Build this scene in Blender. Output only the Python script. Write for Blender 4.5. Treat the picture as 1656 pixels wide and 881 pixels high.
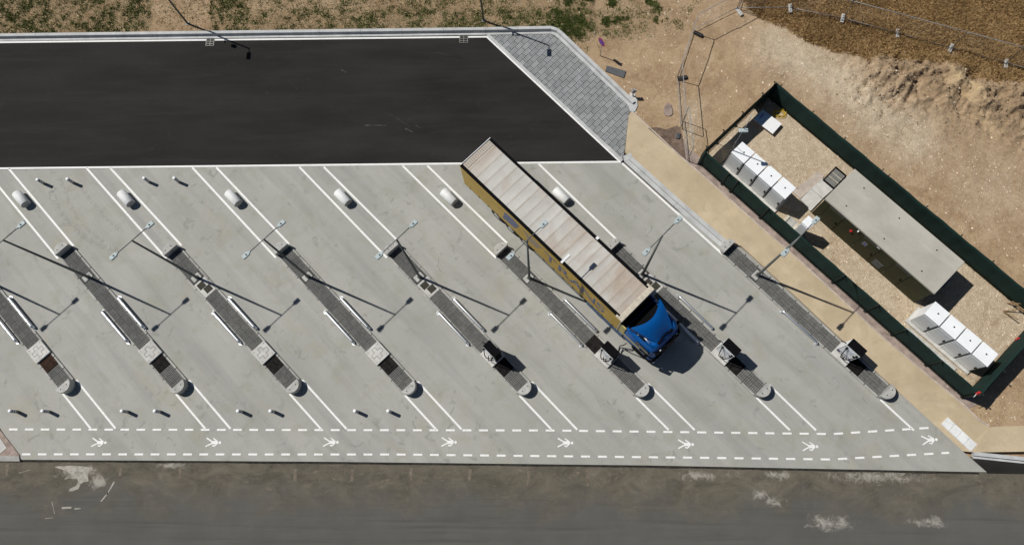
import bpy, math, random
import numpy as np
from mathutils import Matrix, Vector
R = math.radians
random.seed(7); rng = np.random.default_rng(7)
sc = bpy.context.scene
for o in list(bpy.data.objects): bpy.data.objects.remove(o)
C = sc.collection

# ---------------------------------------------------------------- camera (drone, looking down with a small tilt)
CH = 45.9; FPX = 1200.0; PIT = 0.265194; ROL = -0.140866; YAW = R(8.05)
cp, sp = math.cos(PIT), math.sin(PIT)
_f = np.array([0, sp, -cp]); _u = np.array([0, cp, sp]); _r = np.array([1., 0, 0])
cr, sr = math.cos(ROL), math.sin(ROL)
_r, _u = cr*_r+sr*_u, -sr*_r+cr*_u
cy, sy = math.cos(YAW), math.sin(YAW)
RZ = np.array([[cy, -sy, 0], [sy, cy, 0], [0, 0, 1]])
_r, _u, _f = RZ@_r, RZ@_u, RZ@_f
cam = bpy.data.objects.new('camera', bpy.data.cameras.new('camera')); C.objects.link(cam)
cam.data.sensor_width = 36; cam.data.lens = 36*FPX/1656; cam.data.clip_end = 2000; cam.data.clip_start = .5
cam.matrix_world = Matrix(((_r[0], _u[0], -_f[0], 0), (_r[1], _u[1], -_f[1], 0), (_r[2], _u[2], -_f[2], CH), (0, 0, 0, 1)))
sc.camera = cam
sc.render.resolution_x = 1024; sc.render.resolution_y = 544
def G(x, y, h=0.0):
    """point of the photograph -> world point on the level plane of height h"""
    d = _f*FPX+_r*(x-828)+_u*(440.5-y); t = (h-CH)/d[2]
    return (float(d[0]*t), float(d[1]*t))
def G3(x, y, h=0.0): return G(x, y, h)+(h,)

# ---------------------------------------------------------------- sun, sky, exposure
SH = np.array([0.7143, -0.3104])                 # shadow run per metre of height
SUN_EL = math.atan(1/np.hypot(*SH)); SUN_AZ = math.atan2(-SH[1], -SH[0])
sun = bpy.data.objects.new('sun', bpy.data.lights.new('sun', 'SUN')); C.objects.link(sun)
sun.data.energy = 5.0; sun.data.angle = R(.53); sun.data.color = (1, .965, .91)
sun.rotation_euler = Vector((-SH[0], -SH[1], 1)).to_track_quat('Z', 'Y').to_euler(); sun.location = (0, 0, 60)
w = bpy.data.worlds.new('World'); sc.world = w; w.use_nodes = True
nt = w.node_tree; bg = nt.nodes['Background']; bg.inputs[1].default_value = .05
sky = nt.nodes.new('ShaderNodeTexSky'); sky.sky_type = 'NISHITA'; sky.sun_disc = False
sky.air_density = .75; sky.dust_density = .4; sky.sun_elevation = SUN_EL; sky.sun_rotation = math.pi/2-SUN_AZ
nt.links.new(sky.outputs[0], bg.inputs[0])
sc.view_settings.view_transform = 'Standard'; sc.view_settings.look = 'None'; sc.view_settings.exposure = -.25; sc.view_settings.gamma = 1

# ---------------------------------------------------------------- materials
class NB:
    def __init__(s, name):
        s.m = bpy.data.materials.new(name); s.m.use_nodes = True; s.t = s.m.node_tree; s.b = s.t.nodes['Principled BSDF']
        g = s.t.nodes.new('ShaderNodeNewGeometry'); s.pos = g.outputs['Position']; s.geo = g
    def n(s, ty, **k):
        x = s.t.nodes.new(ty)
        for a, v in k.items(): setattr(x, a, v)
        return x
    def lk(s, a, b): s.t.links.new(a, b)
    def mp(s, rot=0, scale=(1, 1, 1), src=None):
        m = s.n('ShaderNodeMapping', vector_type='TEXTURE'); m.inputs['Rotation'].default_value = (0, 0, rot); m.inputs['Scale'].default_value = tuple(1/q for q in scale)
        s.lk(src or s.pos, m.inputs[0]); return m.outputs[0]
    def noise(s, scale, det=4, rough=.55, vec=None, dist=0):
        x = s.n('ShaderNodeTexNoise'); x.inputs['Scale'].default_value = scale; x.inputs['Detail'].default_value = det
        x.inputs['Roughness'].default_value = rough; x.inputs['Distortion'].default_value = dist; s.lk(vec or s.pos, x.inputs['Vector']); return x.outputs[0]
    def ramp(s, v, lo, hi, a=0., b=1.):
        x = s.n('ShaderNodeMapRange'); x.inputs[1].default_value = lo; x.inputs[2].default_value = hi
        x.inputs[3].default_value = a; x.inputs[4].default_value = b; s.lk(v, x.inputs[0]); return x.outputs[0]
    def mix(s, fac, a, b, mode='MIX'):
        x = s.n('ShaderNodeMix', data_type='RGBA', blend_type=mode)
        for sock, v in ((x.inputs[0], fac), (x.inputs[6], a), (x.inputs[7], b)):
            if isinstance(v, (int, float)): sock.default_value = v
            elif isinstance(v, tuple): sock.default_value = v+(1,) if len(v) == 3 else v
            else: s.lk(v, sock)
        return x.outputs[2]
    def math(s, op, a, b=0.):
        x = s.n('ShaderNodeMath', operation=op)
        for i, v in enumerate((a, b)):
            if isinstance(v, (int, float)): x.inputs[i].default_value = v
            else: s.lk(v, x.inputs[i])
        return x.outputs[0]
    def bump(s, h, st=.3, d=.02):
        x = s.n('ShaderNodeBump'); x.inputs['Strength'].default_value = st; x.inputs['Distance'].default_value = d
        s.lk(h, x.inputs['Height']); s.lk(x.outputs[0], s.b.inputs['Normal'])
    def fin(s, col, rough=.8, metal=0., spec=.3):
        if isinstance(col, tuple): s.b.inputs['Base Color'].default_value = col+(1,)
        else: s.lk(col, s.b.inputs['Base Color'])
        if isinstance(rough, (int, float)): s.b.inputs['Roughness'].default_value = rough
        else: s.lk(rough, s.b.inputs['Roughness'])
        s.b.inputs['Metallic'].default_value = metal; s.b.inputs['Specular IOR Level'].default_value = spec
        return s.m
def plain(name, col, rough=.6, metal=0., var=.12, scale=3., bump=0., spec=.35, oi=.0):
    b = NB(name); n = b.noise(scale, 5)
    f = b.ramp(n, .3, .7, 1-var, 1+var)
    if oi:
        o = b.n('ShaderNodeObjectInfo'); f = b.math('MULTIPLY', f, b.ramp(o.outputs['Random'], 0, 1, 1-oi, 1+oi))
    cc = b.n('ShaderNodeVectorMath', operation='SCALE'); cc.inputs[0].default_value = col; b.lk(f, cc.inputs['Scale'])
    if bump: b.bump(b.noise(scale*8, 3), bump, .01)
    return b.fin(cc.outputs[0], rough, metal, spec)

def m_lot():
    b = NB('lot_concrete')
    big = b.noise(.16, 4, .6); mid = b.noise(.7, 6, .65, dist=.6); fine = b.noise(9, 5, .7)
    c = b.mix(b.ramp(big, .35, .65), (.33, .33, .3), (.39, .385, .35))
    c = b.mix(b.ramp(mid, .5, .68, 0, .55), c, (.29, .285, .215))
    c = b.mix(b.ramp(b.noise(.28, 5, .65, dist=1.), .56, .7, 0, .5), c, (.34, .31, .23))                         # greenish-brown damp patches
    st = b.noise(.55, 5, .6, vec=b.mp(R(-45.5), (.12, 1.5, 1)))                            # tyre wear along the lanes
    c = b.mix(b.ramp(st, .47, .68, 0, .62), c, (.25, .25, .235))
    st2 = b.noise(1.1, 4, .6, vec=b.mp(R(-45.5), (.08, 1.1, 1)))
    c = b.mix(b.ramp(st2, .56, .75, 0, .35), c, (.46, .46, .445))
    c = b.mix(b.ramp(fine, .3, .75, 0, .35), c, (.27, .27, .25))
    v = b.n('ShaderNodeTexVoronoi'); v.inputs['Scale'].default_value = 3.2; b.lk(b.pos, v.inputs['Vector'])
    dots = b.math('MULTIPLY', b.ramp(v.outputs['Distance'], .055, .1, 1, 0), b.ramp(b.noise(.35, 3), .5, .62))
    c = b.mix(b.math('MULTIPLY', dots, .55), c, (.1, .1, .09))
    blot = b.math('MULTIPLY', b.ramp(b.noise(1.6, 3, .5, dist=1.), .6, .68), b.ramp(b.noise(.2, 2), .42, .55))
    c = b.mix(b.math('MULTIPLY', blot, .5), c, (.2, .21, .19))
    b.bump(b.noise(30, 4), .25, .006)
    return b.fin(c, .8, 0, .3)
def m_asphalt():
    b = NB('fresh_asphalt')
    n = b.noise(.35, 5, .6, vec=b.mp(0, (.35, 1.3, 1))); f = b.noise(14, 4, .8)
    c = b.mix(b.ramp(n, .35, .65), (.0145, .0128, .0122), (.028, .0272, .026))
    c = b.mix(b.ramp(b.noise(.5, 6, .7, vec=b.mp(0, (.2, 3, 1)), dist=.5), .5, .8, 0, .6), c, (.035, .034, .032))
    c = b.mix(b.ramp(b.noise(1.4, 6, .75, dist=1.), .6, .8, 0, .6), c, (.05, .048, .045))
    c = b.mix(b.ramp(f, .45, .75, 0, .3), c, (.032, .031, .03))
    b.bump(b.noise(60, 3), .4, .006)
    return b.fin(c, b.ramp(n, .3, .7, .75, .92), 0, .12)
def m_road():
    b = NB('road_asphalt')
    sx = b.n('ShaderNodeSeparateXYZ'); b.lk(b.pos, sx.inputs[0]); y = sx.outputs[1]
    wob = b.math('ADD', y, b.ramp(b.noise(.3, 5, .6, dist=.7), .3, .7, -1., 1.))
    c = b.mix(b.ramp(b.noise(.5, 5), .3, .7), (.09, .087, .079), (.108, .105, .096))
    c = b.mix(b.ramp(b.noise(.9, 5, .7, vec=b.mp(0, (.1, 2.2, 1))), .5, .72, 0, .5), c, (.125, .12, .108))
    c = b.mix(b.ramp(b.noise(.7, 5, .7, vec=b.mp(0, (.12, 3, 1))), .52, .72, 0, .5), c, (.055, .053, .048))
    dirt = b.ramp(wob, -2.6, -.6)
    c = b.mix(dirt, c, b.mix(b.ramp(b.noise(.8, 7, .75, dist=.8, vec=b.mp(0, (.6, 1, 1))), .38, .68), (.085, .076, .058), (.155, .136, .104)))
    c = b.mix(b.math('MULTIPLY', b.ramp(wob, -3, -.2), b.ramp(b.noise(1.7, 8, .8, dist=.6), .54, .72, 0, .6)), c, (.22, .195, .16))
    c = b.mix(b.math('MULTIPLY', b.ramp(wob, -2, .2), b.ramp(b.noise(1.3, 6, .7, dist=.5, vec=b.mp(.7)), .57, .72, 0, .7)), c, (.045, .04, .032))
    sp = None
    for px, py, rx, ry in ((125, 764, 2.4, .8), (160, 778, 1.3, .9), (275, 752, 2., .35), (1258, 768, 1.6, .5), (1228, 799, .9, .6), (1252, 811, 1.1, .6), (1135, 770, 2.2, .5), (1345, 845, 2.6, .8), (1500, 843, 1.8, .6), (1420, 770, 5, .8)):
        cx, cy_ = G(px, py, -.09); m = b.n('ShaderNodeMapping', vector_type='TEXTURE'); m.inputs['Location'].default_value = (cx, cy_, -.09); m.inputs['Scale'].default_value = (rx, ry, 9); b.lk(b.pos, m.inputs[0])
        l = b.n('ShaderNodeVectorMath', operation='LENGTH'); b.lk(m.outputs[0], l.inputs[0]); v = b.ramp(l.outputs['Value'], 0, 1.15, 1, 0); sp = v if sp is None else b.math('MAXIMUM', sp, v)
    e = b.math('ADD', b.math('MULTIPLY', sp, .42), b.noise(1.8, 9, .78, dist=.9))
    c = b.mix(b.math('MULTIPLY', b.ramp(e, .74, .92), b.ramp(sp, 0, .2, 0, .75)), c, (.4, .375, .33))
    c = b.mix(b.ramp(b.noise(22, 4, .8), .5, .75, 0, .4), c, (.17, .165, .15))
    c = b.mix(b.ramp(b.noise(5, 8, .8), .66, .75, 0, .8), c, (.3, .28, .25))
    b.bump(b.noise(50, 3), .45, .008)
    return b.fin(c, .9, 0, .1)
def m_ground():
    b = NB('earth')
    a = b.n('ShaderNodeVertexColor', layer_name='cover'); s = b.n('ShaderNodeSeparateColor'); b.lk(a.outputs[0], s.inputs[0])
    gr, dry, grav = s.outputs
    big = b.noise(.45, 6, .65, dist=.4); mid = b.noise(2.6, 7, .75); fine = b.noise(8, 6, .8); peb = b.noise(17, 5, .8)
    c = b.mix(b.ramp(big, .38, .62), (.31, .2, .11), (.48, .34, .21))
    c = b.mix(b.ramp(mid, .38, .66, 0, .6), c, (.5, .38, .25))
    c = b.mix(b.ramp(b.noise(1.2, 6, .75, dist=1.5), .53, .7, 0, .6), c, (.24, .155, .085))
    so = b.n('ShaderNodeVertexColor', layer_name='soil'); ss = b.n('ShaderNodeSeparateColor'); b.lk(so.outputs[0], ss.inputs[0])
    c = b.mix(b.math('MULTIPLY', ss.outputs[0], b.ramp(b.noise(.8, 7, .75, dist=.8), .4, .55)), c, b.mix(b.ramp(mid, .35, .65), (.22, .15, .088), (.38, .275, .17)))
    c = b.mix(b.math('MULTIPLY', ss.outputs[1], b.ramp(b.noise(1.0, 6, .75), .45, .6)), c, (.6, .46, .27))
    gc = b.mix(b.ramp(mid, .35, .65), (.46, .375, .265), (.65, .55, .41))
    c = b.mix(b.math('MULTIPLY', grav, b.ramp(b.math('ADD', big, b.math('MULTIPLY', mid, .4)), .5, .72, .55, 1)), c, gc)
    dc = b.mix(b.ramp(mid, .3, .7), (.24, .155, .072), (.4, .27, .13))
    c = b.mix(dry, c, dc)
    c = b.mix(b.math('MULTIPLY', gr, b.ramp(mid, .35, .6, 0, .6)), c, (.13, .115, .05))
    c = b.mix(b.ramp(fine, .48, .66, 0, .6), c, (.22, .155, .095))
    c = b.mix(b.ramp(b.noise(6, 6, .8, dist=.5), .52, .64, 0, .55), c, (.5, .39, .26))
    pp = b.math('MULTIPLY', b.ramp(peb, .56, .64), b.ramp(grav, 0, 1, .3, .85))
    c = b.mix(b.math('MULTIPLY', pp, b.ramp(dry, 0, 1, .8, .2)), c, (.6, .53, .42))
    pk = b.math('MULTIPLY', b.ramp(b.noise(23, 4, .8), .57, .66), b.ramp(grav, 0, 1, .4, .6))
    c = b.mix(pk, c, (.2, .15, .1))
    b.bump(b.math('ADD', b.math('MULTIPLY', fine, .8), b.math('MULTIPLY', peb, .6)), 1., .07)
    return b.fin(c, .95, 0, .05)
def m_path():
    b = NB('beige_paving_screed')
    c = b.mix(b.ramp(b.noise(.3, 5, .6), .35, .65), (.44, .355, .235), (.54, .445, .305))
    c = b.mix(b.ramp(b.noise(.9, 7, .75, dist=1.2), .48, .7, 0, .6), c, (.38, .3, .2))
    c = b.mix(b.ramp(b.noise(2.5, 6, .8), .62, .74, 0, .6), c, (.3, .24, .17))
    c = b.mix(b.ramp(b.noise(.6, 5, .7), .55, .75, 0, .6), c, (.6, .49, .33))
    c = b.mix(b.ramp(b.noise(18, 4, .8), .45, .75, 0, .25), c, (.33, .25, .16))
    b.bump(b.noise(40, 3), .3, .006)
    return b.fin(c, .85, 0, .2)
def m_roof():
    b = NB('dirty_tarpaulin')
    tc = b.n('ShaderNodeTexCoord'); o = tc.outputs['Object']
    c = b.mix(b.ramp(b.noise(.5, 5, .6, vec=o), .3, .7), (.42, .41, .38), (.57, .56, .525))
    brown = b.ramp(b.noise(.42, 6, .65, vec=b.mp(0, (1, .5, 1), o), dist=.6), .47, .66, 0, .75)
    c = b.mix(brown, c, (.36, .27, .195))
    sx = b.n('ShaderNodeSeparateXYZ'); b.lk(o, sx.inputs[0])
    endd = b.math('MAXIMUM', b.ramp(sx.outputs[0], 1.6, .1, 0, .75), b.ramp(sx.outputs[0], 11.9, 13.4, 0, .8))
    c = b.mix(b.math('MULTIPLY', endd, b.ramp(b.noise(1.5, 5, .6, vec=o), .3, .6, .5, 1)), c, (.4, .31, .235))
    ph = b.math('FRACT', b.math('DIVIDE', sx.outputs[0], .646)); dd = b.math('ABSOLUTE', b.math('SUBTRACT', ph, .5))
    rib = b.math('MULTIPLY', b.ramp(dd, .36, .5), b.ramp(b.noise(1.2, 4, .6, vec=o), .3, .7, .35, 1))
    c = b.mix(b.math('MULTIPLY', rib, .8), c, (.29, .245, .185))
    scr = b.noise(2.5, 3, .5, vec=b.mp(0, (.5, 14, 1), o)); c = b.mix(b.math('MULTIPLY', b.ramp(scr, .66, .7), b.ramp(b.noise(1.1, 3, vec=o), .5, .6, 0, .6)), c, (.2, .19, .17))
    c = b.mix(b.ramp(b.noise(9, 5, .7, vec=o), .5, .8, 0, .35), c, (.42, .37, .3))
    return b.fin(c, .6, 0, .3)
M = {}
M['lot'] = m_lot(); M['asphalt'] = m_asphalt(); M['road'] = m_road(); M['ground'] = m_ground(); M['path'] = m_path(); M['roof'] = m_roof()
def wornpaint():
    b = NB('road_paint'); c = b.mix(b.ramp(b.noise(5, 7, .8), .5, .68, 0, .6), (.8, .8, .78), (.5, .5, .475)); c = b.mix(b.ramp(b.noise(.8, 5, .7), .52, .7, 0, .4), c, (.56, .56, .53)); return b.fin(c, .6, 0, .3)
M['paint'] = wornpaint()
M['kerb'] = plain('kerb_concrete', (.45, .46, .455), .75, var=.15, scale=1.5, bump=.2)
M['kerb2'] = plain('island_kerb_concrete', (.33, .325, .3), .8, var=.2, scale=2.5, bump=.2, oi=.12)
M['edging'] = plain('edging_concrete', (.45, .39, .33), .8, var=.2, scale=2)
M['mortar'] = plain('pinkish_mortar', (.3, .235, .2), .9, var=.35, scale=2.2, bump=.5)
M['block'] = plain('cast_concrete', (.4, .395, .37), .75, var=.22, scale=3.5, bump=.25, oi=.08)
M['blocklight'] = plain('pale_concrete', (.5, .49, .46), .75, var=.15, scale=3, bump=.2, oi=.06)
M['fender'] = plain('white_concrete', (.7, .71, .7), .6, var=.1, scale=5, oi=.05)
def m_slabroof():
    b = NB('roof_concrete'); c = b.mix(b.ramp(b.noise(.5, 5, .6), .35, .65), (.37, .35, .3), (.45, .43, .375))
    c = b.mix(b.ramp(b.noise(1.6, 7, .8, dist=1.2), .56, .72, 0, .55), c, (.28, .26, .215)); c = b.mix(b.ramp(b.noise(6, 6, .8), .6, .72, 0, .4), c, (.22, .2, .165))
    c = b.mix(b.ramp(b.noise(.9, 4, .6, vec=b.mp(R(-45), (.3, 2.5, 1))), .58, .74, 0, .4), c, (.5, .48, .43)); b.bump(b.noise(20, 4), .2, .01); return b.fin(c, .85, 0, .15)
M['roofc'] = m_slabroof()
M['bed'] = plain('joint_sand', (.06, .06, .056), .95, var=.3, scale=8)
M['tile'] = plain('grey_grass_paver', (.07, .07, .066), .85, var=.2, scale=5, oi=.1)
M['tiletop'] = plain('grey_paver_nub', (.155, .155, .147), .85, var=.25, scale=6, oi=.12)
M['slab'] = plain('apron_paver', (.17, .176, .176), .85, var=.2, scale=2, oi=.08)
M['slabtop'] = plain('apron_paver_nub', (.35, .365, .37), .8, var=.2, scale=2, oi=.1)
M['cover'] = plain('dark_cover', (.014, .0125, .012), .9, var=.5, scale=6, oi=.3, spec=.05)
M['coverbrown'] = plain('rusty_brown_cover', (.04, .024, .018), .9, var=.4, scale=6, spec=.05)
M['tar'] = plain('tar_joint_fill', (.035, .033, .028), .95, var=.4, scale=4, spec=.05)  # dark colour for the painted shadow band below the lot edge
M['mortar2'] = plain('dark_mortar_patch', (.16, .115, .088), .95, var=.4, scale=3, bump=.8, spec=.05)
M['scuff'] = plain('asphalt_scuff', (.06, .058, .053), .95, var=.6, scale=6, spec=.05)
M['seam'] = plain('asphalt_seam', (.027, .026, .025), .9, var=.3, spec=.1)
M['cover2'] = plain('checker_cover', (.05, .048, .038), .85, var=.3, scale=9, spec=.08)
M['steel'] = plain('galvanised_steel', (.55, .57, .58), .45, .7, var=.15, scale=8)
M['pole'] = plain('lamp_pole_grey', (.12, .13, .125), .6, .1, var=.12, scale=3)
M['head'] = plain('luminaire_grey', (.4, .47, .48), .6, 0, var=.06)
M['chrome'] = plain('polished_steel', (.82, .84, .86), .38, 1., var=.04)
M['black'] = plain('black_plastic', (.005, .005, .006), .8, var=.2, spec=.05)
M['rubber'] = plain('tyre_rubber', (.02, .02, .02), .85, var=.2)
M['white'] = plain('white_powder_coat', (.82, .84, .85), .45, var=.04, scale=2)
M['lgrey'] = plain('grey_door_panel', (.84, .86, .86), .5, var=.05, scale=2)
M['dgrey'] = plain('dark_frame', (.1, .105, .11), .6, spec=.15)
M['frame'] = plain('dull_zinc_tube', (.3, .3, .3), .7, .3, var=.2)
M['bollard'] = plain('bollard_grey', (.2, .2, .195), .6)
M['screen'] = plain('display_glass', (.62, .68, .75), .2, var=.05)
M['purple'] = plain('dark_violet_trim', (.05, .04, .13), .5)
M['yellow'] = plain('ochre_tarpaulin', (.5, .335, .075), .6, var=.12, scale=1.2)
M['print'] = plain('blue_grey_print', (.13, .15, .24), .6)
M['blue'] = plain('blue_cab_paint', (.0, .085, .32), .45, .0, var=.06, spec=.3)
M['bluedark'] = plain('blue_chassis_panel', (.05, .1, .2), .5, .2)
M['yellow2'] = plain('pale_yellow_panel', (.5, .43, .16), .5)
M['glass'] = plain('dark_glass', (.01, .012, .015), .08, var=0.)
M['olive'] = plain('olive_wall_coating', (.036, .036, .014), .8, var=.15, scale=1.5, bump=.2)
M['net'] = plain('green_windbreak_net', (.003, .022, .018), .95, var=.2, scale=2)
M['ironp'] = plain('dark_iron_post', (.02, .025, .022), .6)
M['red'] = plain('red_plastic', (.5, .02, .02), .4)
M['wood'] = plain('weathered_timber', (.26, .17, .09), .85, var=.3, scale=6)
M['palew'] = plain('pale_timber', (.52, .47, .38), .85, var=.2, scale=6)
M['hose'] = plain('yellow_hose', (.65, .45, .03), .5)
M['signblue'] = plain('sign_blue', (.03, .05, .42), .4)
M['signwhite'] = plain('sign_white', (.78, .79, .8), .5, var=.03)
M['printblue'] = plain('panel_blue_print', (.55, .7, .85), .5)
M['grate'] = plain('grate_metal', (.22, .22, .2), .6, .4)
M['slurry'] = plain('dried_cement_splash', (.33, .31, .27), .9, var=.35, scale=5)
M['slurry2'] = plain('tan_mud_print', (.15, .125, .095), .9, var=.3, scale=5)
M['track'] = plain('tyre_print_dust', (.2, .2, .185), .9, var=.3, scale=3)
M['rock'] = plain('limestone_chips', (.62, .53, .4), .9, var=.45, scale=4)
M['rockd'] = plain('brown_rubble', (.3, .215, .135), .95, var=.5, scale=2)
def leafm(name, c1, c2):
    b = NB(name); n = b.noise(1.1, 3); f = b.noise(13, 3)
    return b.fin(b.mix(b.math('MULTIPLY', b.ramp(f, .3, .7), b.ramp(n, .2, .7, .6, 1)), c1, c2), .8, 0, .2)
M['grass'] = leafm('weed_green', (.08, .115, .028), (.22, .25, .075))
M['dry'] = leafm('dry_grass_straw', (.32, .2, .08), (.66, .47, .24))
M['straw'] = leafm('pale_straw', (.22, .16, .08), (.42, .32, .19))

# ---------------------------------------------------------------- mesh helpers
class MB:
    def __init__(s): s.v = []; s.f = []; s.sm = []
    def add(s, vs, fs, smooth=False):
        k = len(s.v); s.v += [tuple(map(float, p)) for p in vs]; s.f += [tuple(i+k for i in f) for f in fs]; s.sm += [smooth]*len(fs); return s
    def box(s, x0, x1, y0, y1, z0, z1):
        return s.add([(x0, y0, z0), (x1, y0, z0), (x1, y1, z0), (x0, y1, z0), (x0, y0, z1), (x1, y0, z1), (x1, y1, z1), (x0, y1, z1)],
                     [(3, 2, 1, 0), (4, 5, 6, 7), (0, 1, 5, 4), (1, 2, 6, 5), (2, 3, 7, 6), (3, 0, 4, 7)])
    def bbox(s, x0, x1, y0, y1, z0, z1, b=.02):      # box with chamfered upright and top edges
        def ring(i, z): return [(x0+i+b, y0+i, z), (x1-i-b, y0+i, z), (x1-i, y0+i+b, z), (x1-i, y1-i-b, z), (x1-i-b, y1-i, z), (x0+i+b, y1-i, z), (x0+i, y1-i-b, z), (x0+i, y0+i+b, z)]
        return s.rings([ring(0, z0), ring(0, z1-b), ring(b, z1)])
    def rings(s, rs, cap0=True, cap1=True, smooth=False, closed=True):
        n = len(rs[0]); vs = [p for r in rs for p in r]; fs = []
        for i in range(len(rs)-1):
            for j in range(n if closed else n-1):
                a = i*n+j; b = i*n+(j+1) % n; fs.append((a, b, b+n, a+n))
        s.add(vs, fs, smooth)
        k = len(s.v)-len(vs)
        if cap0: s.f.append(tuple(k+n-1-j for j in range(n))); s.sm.append(False)
        if cap1: s.f.append(tuple(k+(len(rs)-1)*n+j for j in range(n))); s.sm.append(False)
        return s
    def prism(s, poly, z0, z1):
        a = sum(poly[i][0]*poly[(i+1) % len(poly)][1]-poly[(i+1) % len(poly)][0]*poly[i][1] for i in range(len(poly)))
        if a < 0: poly = poly[::-1]
        return s.rings([[(p[0], p[1], z0) for p in poly], [(p[0], p[1], z1) for p in poly]])
    def sheet(s, poly, z):
        a = sum(poly[i][0]*poly[(i+1) % len(poly)][1]-poly[(i+1) % len(poly)][0]*poly[i][1] for i in range(len(poly)))
        if a < 0: poly = poly[::-1]
        return s.add([(p[0], p[1], z) for p in poly], [tuple(range(len(poly)))])
    def tube(s, pts, r, n=8, smooth=True):
        pts = [Vector(p) for p in pts]; rs = []
        if not hasattr(r, '__len__'): r = [r]*len(pts)
        up = None
        for i, p in enumerate(pts):
            d = (pts[min(i+1, len(pts)-1)]-pts[max(i-1, 0)]).normalized()
            if up is None:
                up = Vector((0, 0, 1)) if abs(d.z) < .9 else Vector((1, 0, 0))
            a = d.cross(up).normalized(); b = a.cross(d).normalized(); up = b
            rs.append([tuple(p+r[i]*(math.cos(t)*a+math.sin(t)*b)) for t in (2*math.pi*j/n for j in range(n))])
        return s.rings(rs, smooth=smooth)
    def cyl(s, x, y, z0, z1, r, n=16, r1=None): return s.tube([(x, y, z0), (x, y, z1)], [r, r if r1 is None else r1], n)
    def disc(s, x, y, z, r, n=12): return s.sheet([(x+r*math.cos(2*math.pi*i/n), y+r*math.sin(2*math.pi*i/n)) for i in range(n)], z)
    def stroke(s, a, b, w, z, w1=None):
        a = Vector(a[:2]); b = Vector(b[:2]); d = (b-a).normalized(); p = Vector((-d.y, d.x)); w1 = w if w1 is None else w1
        return s.sheet([a-p*w/2, b-p*w1/2, b+p*w1/2, a+p*w/2], z)
    def mesh(s, name, mat, mats=None):
        me = bpy.data.meshes.new(name); me.from_pydata(s.v, [], s.f); me.materials.append(mat)
        for x in mats or []: me.materials.append(x)
        me.polygons.foreach_set('use_smooth', s.sm); me.update(); return me
def link(name, me, parent=None, loc=(0, 0, 0), rz=0.):
    o = bpy.data.objects.new(name, me); C.objects.link(o); o.location = loc; o.rotation_euler = (0, 0, rz)
    if parent: o.parent = parent
    return o
def obj(name, mb, mat, parent=None, loc=(0, 0, 0), rz=0.): return link(name, mb.mesh(name, M[mat]), parent, loc, rz)
def tag(o, label, cat, group=None):
    o['label'] = label; o['category'] = cat
    if group: o['group'] = group
    return o
def thing(name, label, cat, loc=(0, 0, 0), rz=0., group=None):
    return tag(link(name, None, None, tuple(loc) if len(loc) == 3 else tuple(loc)+(0,), rz), label, cat, group)
def struct(name, mb, mat, loc=(0, 0, 0), rz=0.):
    o = obj(name, mb, mat, None, loc, rz); o['kind'] = 'structure'; return o
def copy_tree(o, loc=None, rz=None, label=None, group=None):
    def cpy(a, par):
        c = a.copy(); C.objects.link(c)
        if par: c.parent = par
        for ch in kids.get(a.name, []): cpy(ch, c)
        return c
    kids = {}
    for q in bpy.data.objects:
        if q.parent: kids.setdefault(q.parent.name, []).append(q)
    c = cpy(o, None)
    if loc is not None: c.location = tuple(loc) if len(loc) == 3 else tuple(loc)+(0,)
    if rz is not None: c.rotation_euler = (0, 0, rz)
    if label: c['label'] = label
    if group: c['group'] = group
    return c
def lerp(a, b, t): return (a[0]+(b[0]-a[0])*t, a[1]+(b[1]-a[1])*t)
def dirn(a, b): return math.atan2(b[1]-a[1], b[0]-a[0])
def dist(a, b): return math.hypot(b[0]-a[0], b[1]-a[1])
def clip(poly, x0, x1, y0, y1):
    def cut(p, f, it):
        o = []
        for i in range(len(p)):
            a, b = p[i-1], p[i]; fa, fb = f(a), f(b)
            if fa != fb: o.append(it(a, b))
            if fb: o.append(b)
        return o
    ix = lambda c: (lambda a, b: (c, a[1]+(b[1]-a[1])*(c-a[0])/(b[0]-a[0])))
    iy = lambda c: (lambda a, b: (a[0]+(b[0]-a[0])*(c-a[1])/(b[1]-a[1]), c))
    for f, it in ((lambda p: p[0] >= x0, ix(x0)), (lambda p: p[0] <= x1, ix(x1)), (lambda p: p[1] >= y0, iy(y0)), (lambda p: p[1] <= y1, iy(y1))):
        if not poly: return []
        poly = cut(poly, f, it)
    return poly
def inside(poly, x, y):
    c = False; n = len(poly)
    for i in range(n):
        x1, y1 = poly[i]; x2, y2 = poly[i-1]
        if (y1 > y) != (y2 > y) and x < (x2-x1)*(y-y1)/(y2-y1)+x1: c = not c
    return c
def vnoise(x, y, seed=0, oct=4, sc0=1.):
    """value noise on numpy arrays, 0..1"""
    out = 0; amp = 1; tot = 0
    for k in range(oct):
        f = sc0*2**k; X = x*f+17.3*k+seed*7.1; Y = y*f+9.7*k+seed*3.3
        xi = np.floor(X).astype(np.int64); yi = np.floor(Y).astype(np.int64); fx = X-xi; fy = Y-yi; fx = fx*fx*(3-2*fx); fy = fy*fy*(3-2*fy)
        def h(a, b):
            n = (a*374761393+b*668265263+seed*982451653) & 0x7fffffff; n = ((n ^ (n >> 13))*1274126177) & 0x7fffffff; n = (n ^ (n >> 16)) & 0xffffff
            return n/float(0xffffff)
        out = out+amp*((h(xi, yi)*(1-fx)+h(xi+1, yi)*fx)*(1-fy)+(h(xi, yi+1)*(1-fx)+h(xi+1, yi+1)*fx)*fy); tot += amp; amp *= .5
    return out/tot
def P2(x, y, z=0.0):
    """world -> photograph, vectorised (layout masks only)"""
    d0, d1, d2 = x, y, z-CH; zz = d0*_f[0]+d1*_f[1]+d2*_f[2]
    return 828+FPX*(d0*_r[0]+d1*_r[1]+d2*_r[2])/zz, 440.5-FPX*(d0*_u[0]+d1*_u[1]+d2*_u[2])/zz
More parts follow.
